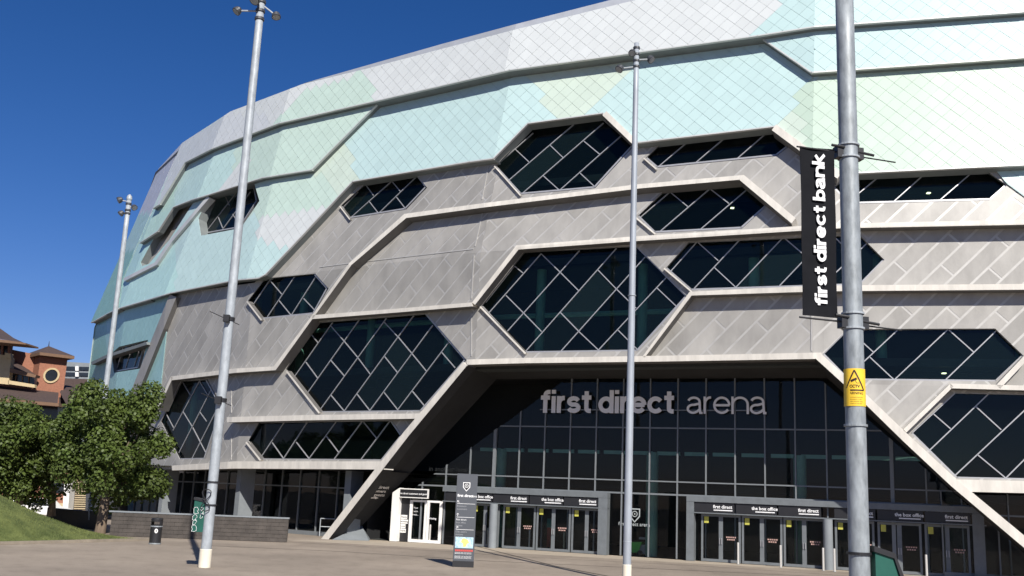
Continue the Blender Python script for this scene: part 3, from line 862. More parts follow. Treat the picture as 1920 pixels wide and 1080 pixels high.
# ---- stroke lettering
def arc(cx, cy, rx, ry, a0, a1, n=14): return [(cx+rx*cos(radians(a0+(a1-a0)*i/n)), cy+ry*sin(radians(a0+(a1-a0)*i/n))) for i in range(n+1)]
def glyph(ch, w):
    h = w/2; A = 1.38
    if ch == 'i': return [[(h, 0), (h, 1)], [(h, A-.02-.21), (h, A)]], w
    if ch == 'l': return [[(h, 0), (h, A)]], w
    if ch == 'f':
        x = .16+h; return [[(x, 0), (x, A-.30)]+arc(x+.24-h*.2, A-.30, .24-h*.2, .30-h, 180, 92, 7)+[(x+.24+h*.5, A-h)], [(0, 1-h*.65), (x+h+.16, 1-h*.65)]], .58+h*.2
    if ch == 't':
        x = .16+h; return [[(x, 1.29), (x, .27)]+arc(x+.22-h*.2, .27, .22-h*.2, .27-h, 180, 268, 7)+[(x+.22+h*.4, h)], [(0, 1-h*.65), (x+h+.16, 1-h*.65)]], .58+h*.2
    if ch == 'r': return [[(h, 0), (h, 1)], [(h, .45)]+arc(h+.34-h*.3, .52, .34-h*.3, .48-h*.85, 170, 95, 8)+[(h+.36, 1-h*.85)]], .42+h
    if ch == 'n': return [[(h, 0), (h, 1)], [(h, .5)]+arc(.5, .55, .5-h, .45-h, 165, 0, 14)+[(1-h, 0)]], 1-.02
    if ch in 'db':
        p = [arc(.48, .5, .48-h, .5-h, 0, 360, 24), [(.96-h, 0), (.96-h, A)]]
        if ch == 'b': p = [[(.96-x, y) for x, y in q] for q in p]
        return p, .96
    if ch == 'c': return [arc(.5, .5, .5-h, .5-h, 38, 322, 20)], .95
    if ch == 'e': return [arc(.5, .5, .5-h, .5-h, 0, 325, 22), [(h*.6, .5), (1-h*.9, .5)]], .98
    if ch == 's':
        hh = .25-h*.5+h*.05
        return [arc(.43, 1-h-hh, .39-h*.8, hh, 15, 250, 12)[:]+[(.43, .5)]+arc(.43, h+hh, .41-h*.8, hh, 70, -165, 12)], .86
    if ch == 'a':
        return [arc(.42, .70, .38-h*.7, .30-h, 165, 0, 12)+[(.80-h*.3, .2), (.80, h*.9), (.93, h*.8)], [(.78-h*.3, .60), (.55, .545)]+arc(.37, .29, .37-h*.9, .27-h*.6, 80, 290, 14)+[(.60, .12), (.78-h*.3, .26)]], .92
    if ch == 'k': return [[(h, 0), (h, A)], [(h, .42), (.88-h*.6, 1)], [(h+.25, .52), (.95-h*.5, 0)]], .92
    return [], .34
def stroke(pl, w, cut=True):
    n = len(pl); L = []; Rr = []
    for i in range(n):
        ds = []
        for a, b in ((i-1, i), (i, i+1)):
            if a < 0 or b >= n: continue
            dx, dy = pl[b][0]-pl[a][0], pl[b][1]-pl[a][1]; q = hypot(dx, dy)
            if q > 1e-6: ds.append((-dy/q, dx/q))
        mx, my = sum(d[0] for d in ds)/len(ds), sum(d[1] for d in ds)/len(ds); q = max(mx*mx+my*my, .5)
        L.append((pl[i][0]+mx/q*w/2, pl[i][1]+my/q*w/2)); Rr.append((pl[i][0]-mx/q*w/2, pl[i][1]-my/q*w/2))
    return L, Rr
def words(txt, P, ud, up, nn, xh, w, gap, m, parent, depth=.06, name='letter', space=.36, yh=None):
    up = np.array(up)*((yh or xh)/xh)
    x = 0
    for ch in txt:
        st, adv = glyph(ch, w)
        if not st: x += space; continue
        V = []; FC = []
        for k, pl in enumerate(st):
            l, r = stroke(pl, w); b = len(V); n = len(l); z = depth+k*.003
            for hh in (z, 0):
                V += [P+ud*(x+a[0])*xh+up*a[1]*xh+nn*hh for a in l]+[P+ud*(x+a[0])*xh+up*a[1]*xh+nn*hh for a in r]
            for i in range(n-1):
                FC.append((b+i, b+i+1, b+n+i+1, b+n+i)); FC.append((b+i, b+2*n+i, b+2*n+i+1, b+i+1)); FC.append((b+n+i, b+n+i+1, b+3*n+i+1, b+3*n+i))
            FC.append((b, b+n, b+3*n, b+2*n)); FC.append((b+n-1, b+2*n-1, b+4*n-1, b+3*n-1))
        link(name, V, FC, m, parent); x += adv+gap
    return x
uA = cpx(1014, 774, .3); wA = cpx(1272, 777, .3)
signP = cw(uA[0], uA[1], .3)
sg = MB()
for zz in (0,): sg.box(cw(uA[0]+6.4, uA[1]+.2, .2), (13, .04, .06), ax=axw)
sgo = sg.build('sign_rail', mDarkM, ARENA)
xh = .97
x1 = words('first', signP, cu, np.array([0, 0, 1.]), cn, xh, .255, .09, mLet, sgo)
XD = cpx(1122, 775, .3)[0]; XA = cpx(1288, 777, .3)[0]
words('direct', cw(XD, uA[1], .3), cu, np.array([0, 0, 1.]), cn, xh*.98, .255, .075, mLet, sgo)
words('arena', cw(XA, uA[1], .3), cu, np.array([0, 0, 1.]), cn, xh*.97, .13, .075, mLet, sgo)

# shield emblem on the glass between the portals
def shield(P, ud, up, nn, s, m, parent):
    mb = MB()
    def P2(a, h=0): return P+ud*a[0]*s+up*a[1]*s+nn*h
    out = [(-.5, .5), (.5, .5), (.5, -.2), (0, -.75), (-.5, -.2)]
    inn = [(-.4, .4), (.4, .4), (.4, -.15), (0, -.62), (-.4, -.15)]
    for i in range(5):
        j = (i+1) % 5; mb.quad(P2(out[i]), P2(out[j]), P2(inn[j]), P2(inn[i]))
    n = 14
    for r0, r1 in ((.2, .27), (0.001, .07)):
        for i in range(n):
            a, b = 2*pi*i/n, 2*pi*(i+1)/n
            mb.quad(P2((r0*cos(a), r0*sin(a)+.02)), P2((r1*cos(a), r1*sin(a)+.02)), P2((r1*cos(b), r1*sin(b)+.02)), P2((r0*cos(b), r0*sin(b)+.02)))
    return mb.build('shield_emblem', m, parent)
mFrost = mat('frosted_print', (.34, .37, .37), .7)
q = cpx(1190, 964, .05); shield(cw(*q, .05), cu, np.array([0, 0, 1.]), cn, .62, mFrost, cwo)
q = cpx(1189, 986, .05); text3('first direct arena', cw(*q, .05), cu, .27, mFrost, cwo, bold=.003)
text3('in another level', cw(*cpx(840, 884, .05), .05), cu, .42, mat('faint_print', (.022, .024, .026), .8, spec=.1), cwo)

# ------------------------------------------------------------------ interiors
it = MB()
for z in (0.02,): it.quad(cw(-34, z, -.05), cw(6, z, -.05), cw(6, z, -16), cw(-34, z, -16))
it.build('lobby_floor', mSlab, ARENA)
it = MB(); it.quad(cw(-36, -.1, -15), cw(8, -.1, -15), cw(8, 11, -15), cw(-36, 11, -15)); it.build('lobby_wall', mInt, ARENA)
for ux in (-33.9, 6.2):
    it = MB(); it.quad(cw(ux, -.1, -.08), cw(ux, -.1, -15), cw(ux, 11, -15), cw(ux, 11, -.08)); it.build('lobby_wall', mInt, ARENA)
it = MB(); it.prism([cw(-34, 10.0, -.1), cw(6, 10.0, -.1), cw(6, 10.0, -15), cw(-34, 10.0, -15)], (0, 0, .4)); it.build('lobby_ceiling', mInt, ARENA)
for x, y in ((938, 900), (1223, 900), (1500, 900), (1230, 1000)):
    u = cpx(x, y, -1.0)[0]
    if (x, y) == (1230, 1000): continue
    mb = MB(); mb.lathe(cw(u, 0, -1.0), [(.34, 0), (.34, 5.75)], 20); mb.build('green_column', mGreen, ARENA, smooth=True)
z = cpx(1100, 847, -1.0)[1]
for i in range(0, 16):
    u = us[i+3]; mb = MB(); mb.box(cw(u+.8, z, -1.0), (1.3, .18, .2), ax=axw); mb.build('green_beam', mGreen, ARENA)
mb = MB(); mb.box(cw(-14, 3.75, -3.4), (38, 2.2, .25), ax=axw); mb.build('balcony_slab', mInt, ARENA)
# backing walls, slabs and columns behind the upper windows
for i in range(1, 7):
    mb = MB()
    for seg, (z0, z1) in enumerate(((4.4, ZK), (ZK, ZT-1))):
        c = [fold(i, z0, -7.), fold(i-1, z0, -7.), fold(i-1, z1, -7.), fold(i, z1, -7.)]
        mb.quad(*c)
    mb.build('inner_wall', mInt, ARENA)
    for z in ((4.3, 10.4, 16.4, 21.5) if i not in (1, 2, 3) else (10.45, 16.4, 21.5)):
        mb = MB(); c = [fold(i, z, -.5), fold(i-1, z, -.5), fold(i-1, z, -7.), fold(i, z, -7.)]; mb.prism(c, (0, 0, -.4)); mb.build('floor_slab', mSlab, ARENA)
    for k in range(3):
        for (z0, z1) in ((10.5, 16.) , (4.5, 10.)):
            if i in (1, 2, 3) and z0 < 10: continue
            t = (k+.5)/3; P = fold(i, z0, -1.6)*(1-t)+fold(i-1, z0, -1.6)*t
            mb = MB(); mb.lathe(P, [(.28, 0), (.28, z1-z0)], 12); mb.build('green_column', mGreen, ARENA, smooth=True)
        t = (k+.5)/3; P = fold(i, 13.2, -1.6)*(1-t)+fold(i-1, 13.2, -1.6)*t
    a, b = fold(i, 13.3, -1.7), fold(i-1, 13.3, -1.7); mb = MB(); mb.tube(a, b, .16, n=6); mb.build('green_beam', mGreen, ARENA)
mLampE = bpy.data.materials.new('lamp_glow'); mLampE.use_nodes = True; _e = mLampE.node_tree.nodes['Principled BSDF']; _e.inputs['Emission Color'].default_value = (1, .92, .6, 1); _e.inputs['Emission Strength'].default_value = 3
for x, y in ((1373, 390), (1770, 700), (1741, 362)):
    for fr, q in quads(-.6):
        if inside(q, (x, y)): mb = MB(); mb.box(fr.p(fr.px(x, y)), (.17, .17, .05)); mb.build('interior_lamp', mLampE, ARENA)
# ground floor behind the left and right ledges
ZI = 4.1
for i, sp in ((0, 16), (1, 16), (3, 18), (4, 10), (5, 10)):
    gl = MB(); a = fold(i, 0, -2.4) ; b = fold(i-1, 0, -2.4) if i else endp(0, 0, -2.4, 1, 13)
    t = (b-a); L = np.linalg.norm(t); t = t/L; nn = np.array([-sin(AZ[i]), -cos(AZ[i]), 0])
    if i == 3: b = cw(*INNER[6])-cu*.4; b[2] = 0; a2 = a; t = (b-a2); L = np.linalg.norm(t); t /= L; nn = np.cross(t, [0, 0, 1.]); 
    if i == 3 and nn@(CAM-a) < 0: nn = -nn
    if i == 1: a = a+t*(L*.30); L *= .7
    base = MB(); base.prism([a, b, b+nn*.2, a+nn*.2], (0, 0, .25)); base.prism([a+[0, 0, 3.0], b+[0, 0, 3.0], b+nn*.12+[0, 0, 3.0], a+nn*.12+[0, 0, 3.0]], (0, 0, .08))
    go = base.build('ground_floor_glazing', mDarkM, ARENA)
    n = max(2, int(L/1.5))
    for k in range(n):
        p, q = a+t*L*k/n, a+t*L*(k+1)/n
        for z0, z1 in ((.25, 3.0), (3.08, ZI)):
            link('pane', [p+t*.03+[0, 0, z0], q-t*.03+[0, 0, z0], q-t*.03+[0, 0, z1], p+t*.03+[0, 0, z1]], [(0, 1, 2, 3)], mCurt, go)
        mb = MB(); mb.prism([p-t*.03+nn*.1, p+t*.03+nn*.1, p+t*.03-nn*.05, p-t*.03-nn*.05], (0, 0, ZI)); mb.build('mullion', mDarkM, go)
    # dark room behind and soffit
    bw = MB(); bw.quad(a-t*7-nn*5, b+t*(0 if i == 3 else 5)-nn*5, b+t*(0 if i == 3 else 5)-nn*5+[0, 0, ZI+.4], a-t*7-nn*5+[0, 0, ZI+.4]); bw.build('inner_wall', mInt, ARENA)
sf = MB()
for i in (0, 1, 3, 4, 5):
    r1 = fold(i-1, ZI, .6) if i else endp(0, ZI, .6, 1, 13); r2 = fold(i-1, ZI, -8) if i else endp(0, ZI, -8, 1, 13)
    l1, l2 = fold(i, ZI, .6), fold(i, ZI, -8)
    if i == 3: r1 = outer(720, 880); r1[2] = ZI; r2 = cw(-30, ZI, -6)
    if i == 1: l1 = outer(1840, 928); l1[2] = ZI; l2 = l1+np.array([sin(AZ[1]), cos(AZ[1]), 0])*8
    sf.quad(l1, r1, r2, l2)
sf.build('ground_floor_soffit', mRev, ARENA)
# grey fins of the ground floor
for x in (307, 450, 655):
    P = None
    for fr, q in quads(-.6):
        if inside(q, (x, 940)): P = fr.p(fr.px(x, 940)); nn = -fr.N; uu = fr.u
    P[2] = 0; mb = MB(); mb.box(P+np.array([0, 0, 2.05])+nn*.3, (.5, 1.1, 4.1), ax=np.array([uu, nn, [0, 0, 1.]])); mb.build('concrete_fin', mConc, ARENA)
# roof and rear
rf = MB()
top = [endp(0, ZT, .9, 1, 13)]+[fold(i, ZT, .9) for i in range(NF-1)]+[endp(NF-1, ZT, .9, -1, 12)]
back = [p+np.array([25, 60, 0]) if k < 3 else p+np.array([45, 40, 0]) for k, p in enumerate(top)]
for i in range(len(top)-1): rf.quad(top[i], top[i+1], back[i+1]+[0, 0, 4], back[i]+[0, 0, 4])
rf.build('roof', mRoof, ARENA)
sd = MB(); a = endp(NF-1, 0, .3, -1, 0); a = fold(NF-2, 0, .3); b = fold(NF-2, ZK, .3); c = fold(NF-2, ZT, .3); e_ = np.array([40, 55, 0])
sd.quad(a, b, b+e_, a+e_); sd.quad(b, c, c+e_, b+e_); f0, f1, f2 = [endp(0, z, -.15, 1, 13) for z in (0, ZK, ZT)]; e2 = np.array([6, 55, 0]); sd.quad(f0, f1, f1+e2, f0+e2); sd.quad(f1, f2, f2+e2, f1+e2); sd.build('side_wall', mBack, ARENA)
#@@PART2
# ================================================================== SITE
UPZ = np.array([0, 0, 1.])
# ground materials
def pave_mat():
    m = bpy.data.materials.new('plaza_asphalt'); m.use_nodes = True; n = m.node_tree.nodes; l = m.node_tree.links; b = n['Principled BSDF']
    tc = n.new('ShaderNodeTexCoord')
    def noi(s, d=6, r=.6):
        q = n.new('ShaderNodeTexNoise'); q.inputs['Scale'].default_value = s; q.inputs['Detail'].default_value = d; q.inputs['Roughness'].default_value = r; l.new(tc.outputs['Object'], q.inputs['Vector']); return q
    a = noi(.16, 5); rp = n.new('ShaderNodeValToRGB'); l.new(a.outputs[0], rp.inputs[0])
    rp.color_ramp.elements[0].position = .35; rp.color_ramp.elements[0].color = (.255, .212, .168, 1)
    rp.color_ramp.elements[1].position = .68; rp.color_ramp.elements[1].color = (.36, .30, .238, 1)
    c = noi(38, 3, .8); r2 = n.new('ShaderNodeValToRGB'); l.new(c.outputs[0], r2.inputs[0])
    r2.color_ramp.elements[0].position = .3; r2.color_ramp.elements[0].color = (.78, .78, .78, 1); r2.color_ramp.elements[1].position = .7; r2.color_ramp.elements[1].color = (1.12, 1.12, 1.12, 1)
    mx = n.new('ShaderNodeMix'); mx.data_type = 'RGBA'; mx.blend_type = 'MULTIPLY'; mx.inputs[0].default_value = 1
    l.new(rp.outputs[0], mx.inputs[6]); l.new(r2.outputs[0], mx.inputs[7])
    st = noi(1.3, 8, .7); r3 = n.new('ShaderNodeValToRGB'); l.new(st.outputs[0], r3.inputs[0])
    r3.color_ramp.elements[0].position = .33; r3.color_ramp.elements[0].color = (.80, .79, .78, 1); r3.color_ramp.elements[1].position = .5; r3.color_ramp.elements[1].color = (1, 1, 1, 1)
    m2 = n.new('ShaderNodeMix'); m2.data_type = 'RGBA'; m2.blend_type = 'MULTIPLY'; m2.inputs[0].default_value = 1
    l.new(mx.outputs[2], m2.inputs[6]); l.new(r3.outputs[0], m2.inputs[7]); l.new(m2.outputs[2], b.inputs['Base Color'])
    b.inputs['Roughness'].default_value = .85
    bp = n.new('ShaderNodeBump'); bp.inputs['Strength'].default_value = .25; bp.inputs['Distance'].default_value = .01; l.new(c.outputs[0], bp.inputs['Height']); l.new(bp.outputs[0], b.inputs['Normal'])
    return m
mPave = pave_mat()
g = MB(); g.quad((-900, -300, -.012), (900, -300, -.012), (900, 1500, -.012), (-900, 1500, -.012)); setting(g.build('ground', mat('far_asphalt', (.075, .07, .065), .9, 0, .2, .3)))  # far sheet made dark to cut the light bounced onto the facade
g = MB(); g.quad((-48, 6, -.006), (48, 6, -.006), (48, 84, -.006), (-48, 84, -.006)); setting(g.build('plaza', mPave))
mDarkLine = mat('dark_paving_line', (.035, .033, .03), .8)
mJoint = mat('paler_paving', (.40, .34, .265), .85, 0, .12, .9)
def gline(pts, wd, name, m, z=.002):
    mb = MB()
    for a, b in zip(pts[:-1], pts[1:]):
        a, b = gp(*a, z), gp(*b, z); t = (b-a)/np.linalg.norm(b-a); nn = np.array([-t[1], t[0], 0])*wd/2
        mb.quad(a-nn, b-nn, b+nn, a+nn)
    return setting(mb.build(name, m))
gline([(395, 1023), (640, 1034), (920, 1052), (1180, 1064), (1560, 1082)], .10, 'paving_line', mDarkLine)  # drainage channel
gline([(536, 1016), (760, 1029), (1000, 1045), (1330, 1062), (1640, 1083)], .08, 'paving_line', mDarkLine, .003)  # second drainage channel
gline([(885, 1022), (1040, 1061), (1150, 1082)], .10, 'paving_line', mDarkLine, .005)  # thin bent dark line across the plaza
# paler strip of paving before the doors
mb = MB(); a0, a1 = gp(545, 1012, .0), gp(1700, 1078, .0)
P4 = [gp(540, 1013), gp(1700, 1079), cw(4, 0), cw(-33, 0)]
mb.quad(*[np.array([p[0], p[1], -.002]) for p in P4]); setting(mb.build('entrance_paving', mJoint))

# ---- grass mound with kerb
k0, k1 = gp(-60, 1023), gp(262, 1014)
kd = (k1-k0)/np.linalg.norm(k1-k0); kn = np.array([-kd[1], kd[0], 0])    # kn points back-left
def mound_h(P):
    d = P-k0; s = d@kn; t = (k1-P)@kd
    e = 1/(1+math.exp(-(t-.8)*1.1)) if t < 12 else 1.
    s = max(0, min(s, 1e3)); h = 4.9*(1-math.exp(-(s/4.4)**1.25))
    return h*max(0, min(1, t/8.0))+.02*math.sin(P[0]*2.1)*math.sin(P[1]*1.7)
V = []; FC = []; nx, ny = 90, 60
L = np.linalg.norm(k1-k0)
for j in range(ny+1):
    for i in range(nx+1):
        t = -14+(L+14)*i/nx; s = 16*(j/ny)**1.3
        P = k0+kd*t+kn*s
        # keep clear of the block wall
        V.append((P[0], P[1], mound_h(P)*(1 if j else 0)+(.08 if t < L-.3 else .03)))
for j in range(ny):
    for i in range(nx):
        a = j*(nx+1)+i; FC.append((a, a+1, a+nx+2, a+nx+1))
mGrass = mat('grass_turf', (.05, .08, .016), .95, 0, .35, 1.1, col2=(.105, .125, .035), bump=.5, bscale=45)
setting(link('grass_mound', V, FC, mGrass, smooth=True))
gm = bpy.data.objects['grass_mound']
# blades
rng = np.random.default_rng(3)
V = []; FC = []
for _ in range(26000):
    t = rng.uniform(-6, L); s = abs(rng.normal(0, 4.2))
    if s > 15: continue
    P = k0+kd*t+kn*s; z = mound_h(P)+.08; a = rng.uniform(0, pi); hh = rng.uniform(.05, .11); wv = .012
    d = np.array([cos(a), sin(a), 0]); b = len(V); P = np.array([P[0], P[1], z-.01])
    V += [P-d*wv, P+d*wv, P+np.array([rng.normal(0, .03), rng.normal(0, .03), hh])]; FC.append((b, b+1, b+2))
o = link('grass', V, FC, mat('grass_blades', (.06, .10, .018), .9, 0, .4, .7, col2=(.13, .145, .045))); o['kind'] = 'stuff'
# kerb of stone sets along the mound
mKerb = mat('kerb_stone', (.27, .23, .18), .8, 0, .2, 1.2, bump=.3, bscale=20)
kerb = setting(link('kerb', [k0+[0, 0, 0], k0+kd*.01, k0+kn*.01], [(0, 1, 2)], mKerb))
t = -12.
kcol = kerb
while t < L:
    ln = .9; mb = MB(); mb.box(k0+kd*(t+ln/2)+np.array([0, 0, .06+random.uniform(-.006, .006)]), (ln-.02, .16, .13), ax=np.array([kd, kn, UPZ])); mb.build('kerb_stone', mKerb, kerb); t += ln

# ---- block wall
wa, wb = gp(205, 1004.7), gp(537, 1017)
wd_ = wb-wa; WL = np.linalg.norm(wd_); wd_ /= WL; wn = np.array([wd_[1], -wd_[0], 0])
if wn[1] > 0: wn = -wn
WH_ = 1.30
mBlock = mat('charcoal_block', (.062, .053, .046), .8, 0, .35, 1.5, bump=.3, bscale=30)
mMortar = mat('mortar', (.12, .105, .095), .9)
wall = thing('block_wall', 'low dark grey block wall with a flat coping in front of the left glazing', 'wall', wa)
def wl(P): return np.array(P)-wa
mb = MB(); mb.box(wl(wa+wd_*WL/2-wn*.15+UPZ*.62), (WL-.02, .27, 1.24), ax=np.array([wd_, wn, UPZ])); mb.build('wall_core', mMortar, wall)
bl, bh = .44, .205
for r_ in range(6):
    t = -(r_ % 2)*bl/2
    while t < WL:
        x0, x1 = max(0, t)+.008, min(WL, t+bl)-.008
        if x1-x0 > .05:
            mb = MB(); mb.box(wl(wa+wd_*(x0+x1)/2+UPZ*(r_*bh+bh/2+.005)+wn*(.0+random.uniform(-.004, .006))), (x1-x0, .06, bh-.014), ax=np.array([wd_, wn, UPZ])); mb.build('block', mBlock, wall)
        t += bl
for r_ in range(6):
    mb = MB(); mb.box(wl(wb-wn*.15+UPZ*(r_*bh+bh/2+.005)), (.03, .28, bh-.014), ax=np.array([wd_, wn, UPZ])); mb.build('block', mBlock, wall)
mb = MB(); mb.box(wl(wa+wd_*(WL/2-.05)-wn*.14+UPZ*(6*bh+.045)), (WL+.2, .40, .075), ax=np.array([wd_, wn, UPZ])); mb.build('coping', mConc, wall)
# ---- dark railing behind the mound
ra = thing('metal_railing', 'dark vertical bar railing between the grass mound and the block wall', 'railing', aty(150, 980, 60))
rP, rQ = aty(90, 952, 66), aty(204, 956, 60.5)
lo = np.array(ra.location)
rt = (rQ-rP); rt[2] = 0; RL = np.linalg.norm(rt); rt /= RL
mb = MB(); mb.tube(rP-lo, rP+rt*RL-lo, .03, n=6); mb.build('top_rail', mBlk, ra)
mb = MB(); mb.tube(rP-lo-UPZ*1.5, rP+rt*RL-lo-UPZ*1.5, .02, n=6); mb.build('bottom_rail', mBlk, ra)
for k in range(int(RL/.12)):
    mb = MB(); q = rP+rt*k*.12-lo; mb.box(q-UPZ*.75, (.05, .03, 1.5)); mb.build('bar', mBlk, ra)
hr = thing('bent_handrail', 'pale tubular handrail bent over at its end beside the tree trunk', 'handrail', aty(176, 975, 62)); lo = np.array(hr.location)
pts = [aty(x, y, 62)-lo for x, y in ((166, 950), (178, 952), (183, 956), (183, 975))]; mb = MB()
for a, b in zip(pts[:-1], pts[1:]): mb.tube(a, b, .03, n=8)
mb.tube(aty(167, 950, 62)-lo, aty(167, 975, 62)-lo, .03, n=8); mb.build('rail', mGalvL, hr)

# ---- litter bin
B = gp(290, 1020)
bn = thing('litter_bin', 'round black litter bin with a slot opening in front of the block wall', 'bin', B, rz=0)
mb = MB(); mb.lathe((0, 0, 0), [(.01, .03), (.27, .03), (.27, .84), (.01, .84)], 24); mb.build('body', mBlk, bn, smooth=False)
mb = MB(); mb.lathe((0, 0, 0), [(.285, .0), (.285, .06)], 24); mb.lathe((0, 0, 0), [(.285, .80), (.285, .835), (.27, .85)], 24); mb.build('metal_band', mGalv, bn)
mb = MB()
for i in range(24):
    a, b = 2*pi*i/24, 2*pi*(i+1)/24; am = degrees((a+b)/2) % 180
    if 45 < am < 135: 
        z0, z1 = 1.05, 1.12; mb.quad((.27*cos(a), .27*sin(a), .85), (.27*cos(b), .27*sin(b), .85), (.27*cos(b), .27*sin(b), .90), (.27*cos(a), .27*sin(a), .90))
    else: z0, z1 = .85, 1.12
    mb.quad((.27*cos(a), .27*sin(a), z0), (.27*cos(b), .27*sin(b), z0), (.27*cos(b), .27*sin(b), z1), (.27*cos(a), .27*sin(a), z1))
mb.lathe((0, 0, 0), [(.275, 1.12), (.285, 1.15), (.25, 1.2), (.01, 1.24)], 24); mb.build('hood', mBlk, bn)
fb = np.array([.33, -.944, 0]); rb = np.array([.944, .33, 0])
mb = MB(); c = fb*.272+UPZ*.62
for i in range(12):
    a, b = 2*pi*i/12, 2*pi*(i+1)/12
    def PP(r, t): return fb*(.274-.0*abs(cos(t)))+UPZ*.62+rb*r*cos(t)+UPZ*r*1.3*sin(t)
    mb.quad(PP(.03, a), PP(.08, a), PP(.08, b), PP(.03, b))
mb.build('emblem', mWhite, bn)

# ---- totem
T = gp(868, 1063)
tz = 3.78; tot = thing('totem_sign', 'tall dark grey wayfinding totem with white lettering and a small map', 'sign', T, rz=radians(4))
TW, TD = .86, .22
mTot = mat('totem_grey', (.075, .082, .095), .5, .1, .08, 1)
mb = MB(); mb.box((0, 0, tz/2+.12), (TW, TD, tz-.24)); mb.build('panel', mTot, tot)
mb = MB(); mb.box((0, 0, .12), (TW+.01, TD+.01, .24)); mb.build('plinth', mBlk, tot)
F0 = -TD/2-.004
def tt(s, x, z, size, m=mText, bold=0., al='LEFT'): return text3(s, np.array([x, F0-.003, z]), (1, 0, 0), size, m, tot, bold, al)
shield(np.array([-.02, F0-.001, 3.28]), np.array([1., 0, 0]), UPZ, np.array([0, -1., 0]), .3, mText, tot)
mb = MB(); 
mb.quad(*[(x*.3-.02, F0+.002, 3.28+y*.3) for x, y in ((-.52, .52), (.52, .52), (.52, -.2), (0, -.78), (-.52, -.2))]); mb.build('emblem_plate', mBlk, tot)
tt('first direct', -.38, 2.83, .155, bold=.004); tt('arena', .14, 2.83, .135)
for z in (2.55, 2.0, 1.5):
    mb = MB(); mb.box((-.0, F0, z), (.74, .006, .014)); mb.build('rule_line', mText, tot)
mGreyT = mat('grey_print', (.32, .33, .35), .6)
for z, L1 in ((2.42, 'Entrances'), (2.30, 'customers')): tt(L1, -.38, z, .10, mGreyT)
for z, L1 in ((1.87, 'first direct'), (1.75, 'box office'), (1.63, 'tickets')): tt(L1, -.38, z, .10, mText if z > 1.8 else mGreyT)
for z, L1 in ((1.38, 'City centre'), (1.27, 'stations'), (1.17, 'parking')): tt(L1, -.38, z, .10, mGreyT)
for z, a in ((2.63, 135), (2.10, 90), (1.58, 45)):
    mb = MB(); dx, dz = cos(radians(a)), sin(radians(a)); c = np.array([-.33, F0, z])
    d = np.array([dx, 0, dz]); q = np.array([-dz, 0, dx]); tip = c+d*.06
    mb.quad(tip-d*.12-q*.008, tip-q*.008, tip+q*.008, tip-d*.12+q*.008)
    for s in (1, -1): e1 = tip-d*.05+q*.05*s; mb.quad(tip+d*.005, e1, e1-d*.014, tip-d*.016)
    mb.build('arrow', mText, tot)
mb = MB(); mb.box((0, F0, .98), (.74, .008, .44)); mp = mb.build('map', mat('map_blue', (.25, .46, .62), .6, 0, .3, 9, col2=(.5, .66, .74)), tot)
mb = MB(); mb.quad(*[(x, F0-.006, z) for x, z in ((-.1, 1.12), (-.02, 1.16), (.14, 1.1), (.2, .98), (.1, .92), (.08, .82), (-.04, .80), (-.05, .94), (-.14, 1.0))]); mb.build('map_area', mat('map_yellow', (.75, .62, .18), .6), tot)
for i in range(9):
    mb = MB(); mb.box((-.33+i*.083, F0, .66), (.06, .006, .075)); mb.build('red_symbol', mRed, tot)
for z in (.57, .53, .43, .39, .35): tt('xxxxx xx xxxxxx xxx' if 0 else 'please plan your journey home', -.37, z-.01, .055, mText)

# ---- tall steel poles
def pole(P, H, r0, r1, label, base=True, m=mGalv):
    o = thing('floodlight_pole', label, 'pole', P, 'tall galvanised poles on the plaza')
    mb = MB(); n = 10
    mb.lathe((0, 0, 0), [(r0+(r1-r0)*k/n, H*k/n) for k in range(n+1)]+[(.01, H)], 24); mb.build('shaft', m, o, smooth=False)
    for p in o.children:
        for f_ in p.data.polygons: f_.use_smooth = abs(f_.normal.z) < .9
    return o
def collar(o, z, r, h=.08, m=mDkGrey, name='collar'):
    mb = MB(); mb.lathe((0, 0, z), [(r*.98, 0), (r+.025, 0), (r+.025, h), (r*.98, h)], 20); return mb.build(name, m, o)
def lamp(o, A, B, size=.34, down=.6, side=1):
    """arm from A to B and a drum floodlight at B"""
    mb = MB(); mb.tube(A, B, .035, n=8); arm = mb.build('arm', mGalvL, o)
    B = np.array(B); d = np.array([side*.55, -.35, -down]); d /= np.linalg.norm(d)
    mb = MB(); s = size
    mb.tube(B-d*s*.42, B-d*s*.30, s*.28, s*.36, n=16); mb.tube(B-d*s*.28, B-d*s*.2, s*.40, s*.40, n=16); mb.tube(B-d*s*.18, B-d*s*.08, s*.44, s*.44, n=16); mb.tube(B-d*s*.06, B+d*s*.22, s*.48, s*.5, n=18)
    lm = mb.build('floodlight', mDkGrey, o)
    mb = MB(); mb.tube(B+d*s*.225, B+d*s*.24, s*.42, n=16); mb.build('lens', mGalvL, lm)
P1 = gp(383, 1064)
def zat(P, y):
    lo_, hi = 0., 40.
    for _ in range(50):
        m_ = (lo_+hi)/2
        if proj((P[0], P[1], m_))[1] > y: lo_ = m_
        else: hi = m_
    return lo_
H1 = zat(P1, -10); p1 = pole(P1, H1, .185, .145, 'tall pole with a white painted foot and green box in front of the block wall', m=mGalvL)
mb = MB(); mb.lathe((0, 0, 0), [(.215, 0), (.215, .62), (.2, .64)], 20); mb.build('painted_foot', mCream, p1)
for y in (6, 23, 38): collar(p1, zat(P1, y), .165, .10)
z = zat(P1, 22); lamp(p1, (-.1, -.05, z), (-.88, -.1, z-.05), .36, .8, -1)
lamp(p1, (.1, .05, zat(P1, 10)), (.62, .1, z-.1), .36, 1.2, .4); lamp(p1, (-.05, -.1, zat(P1, 10)), (-.12, -.42, zat(P1, 9)), .42, .5, -.3)
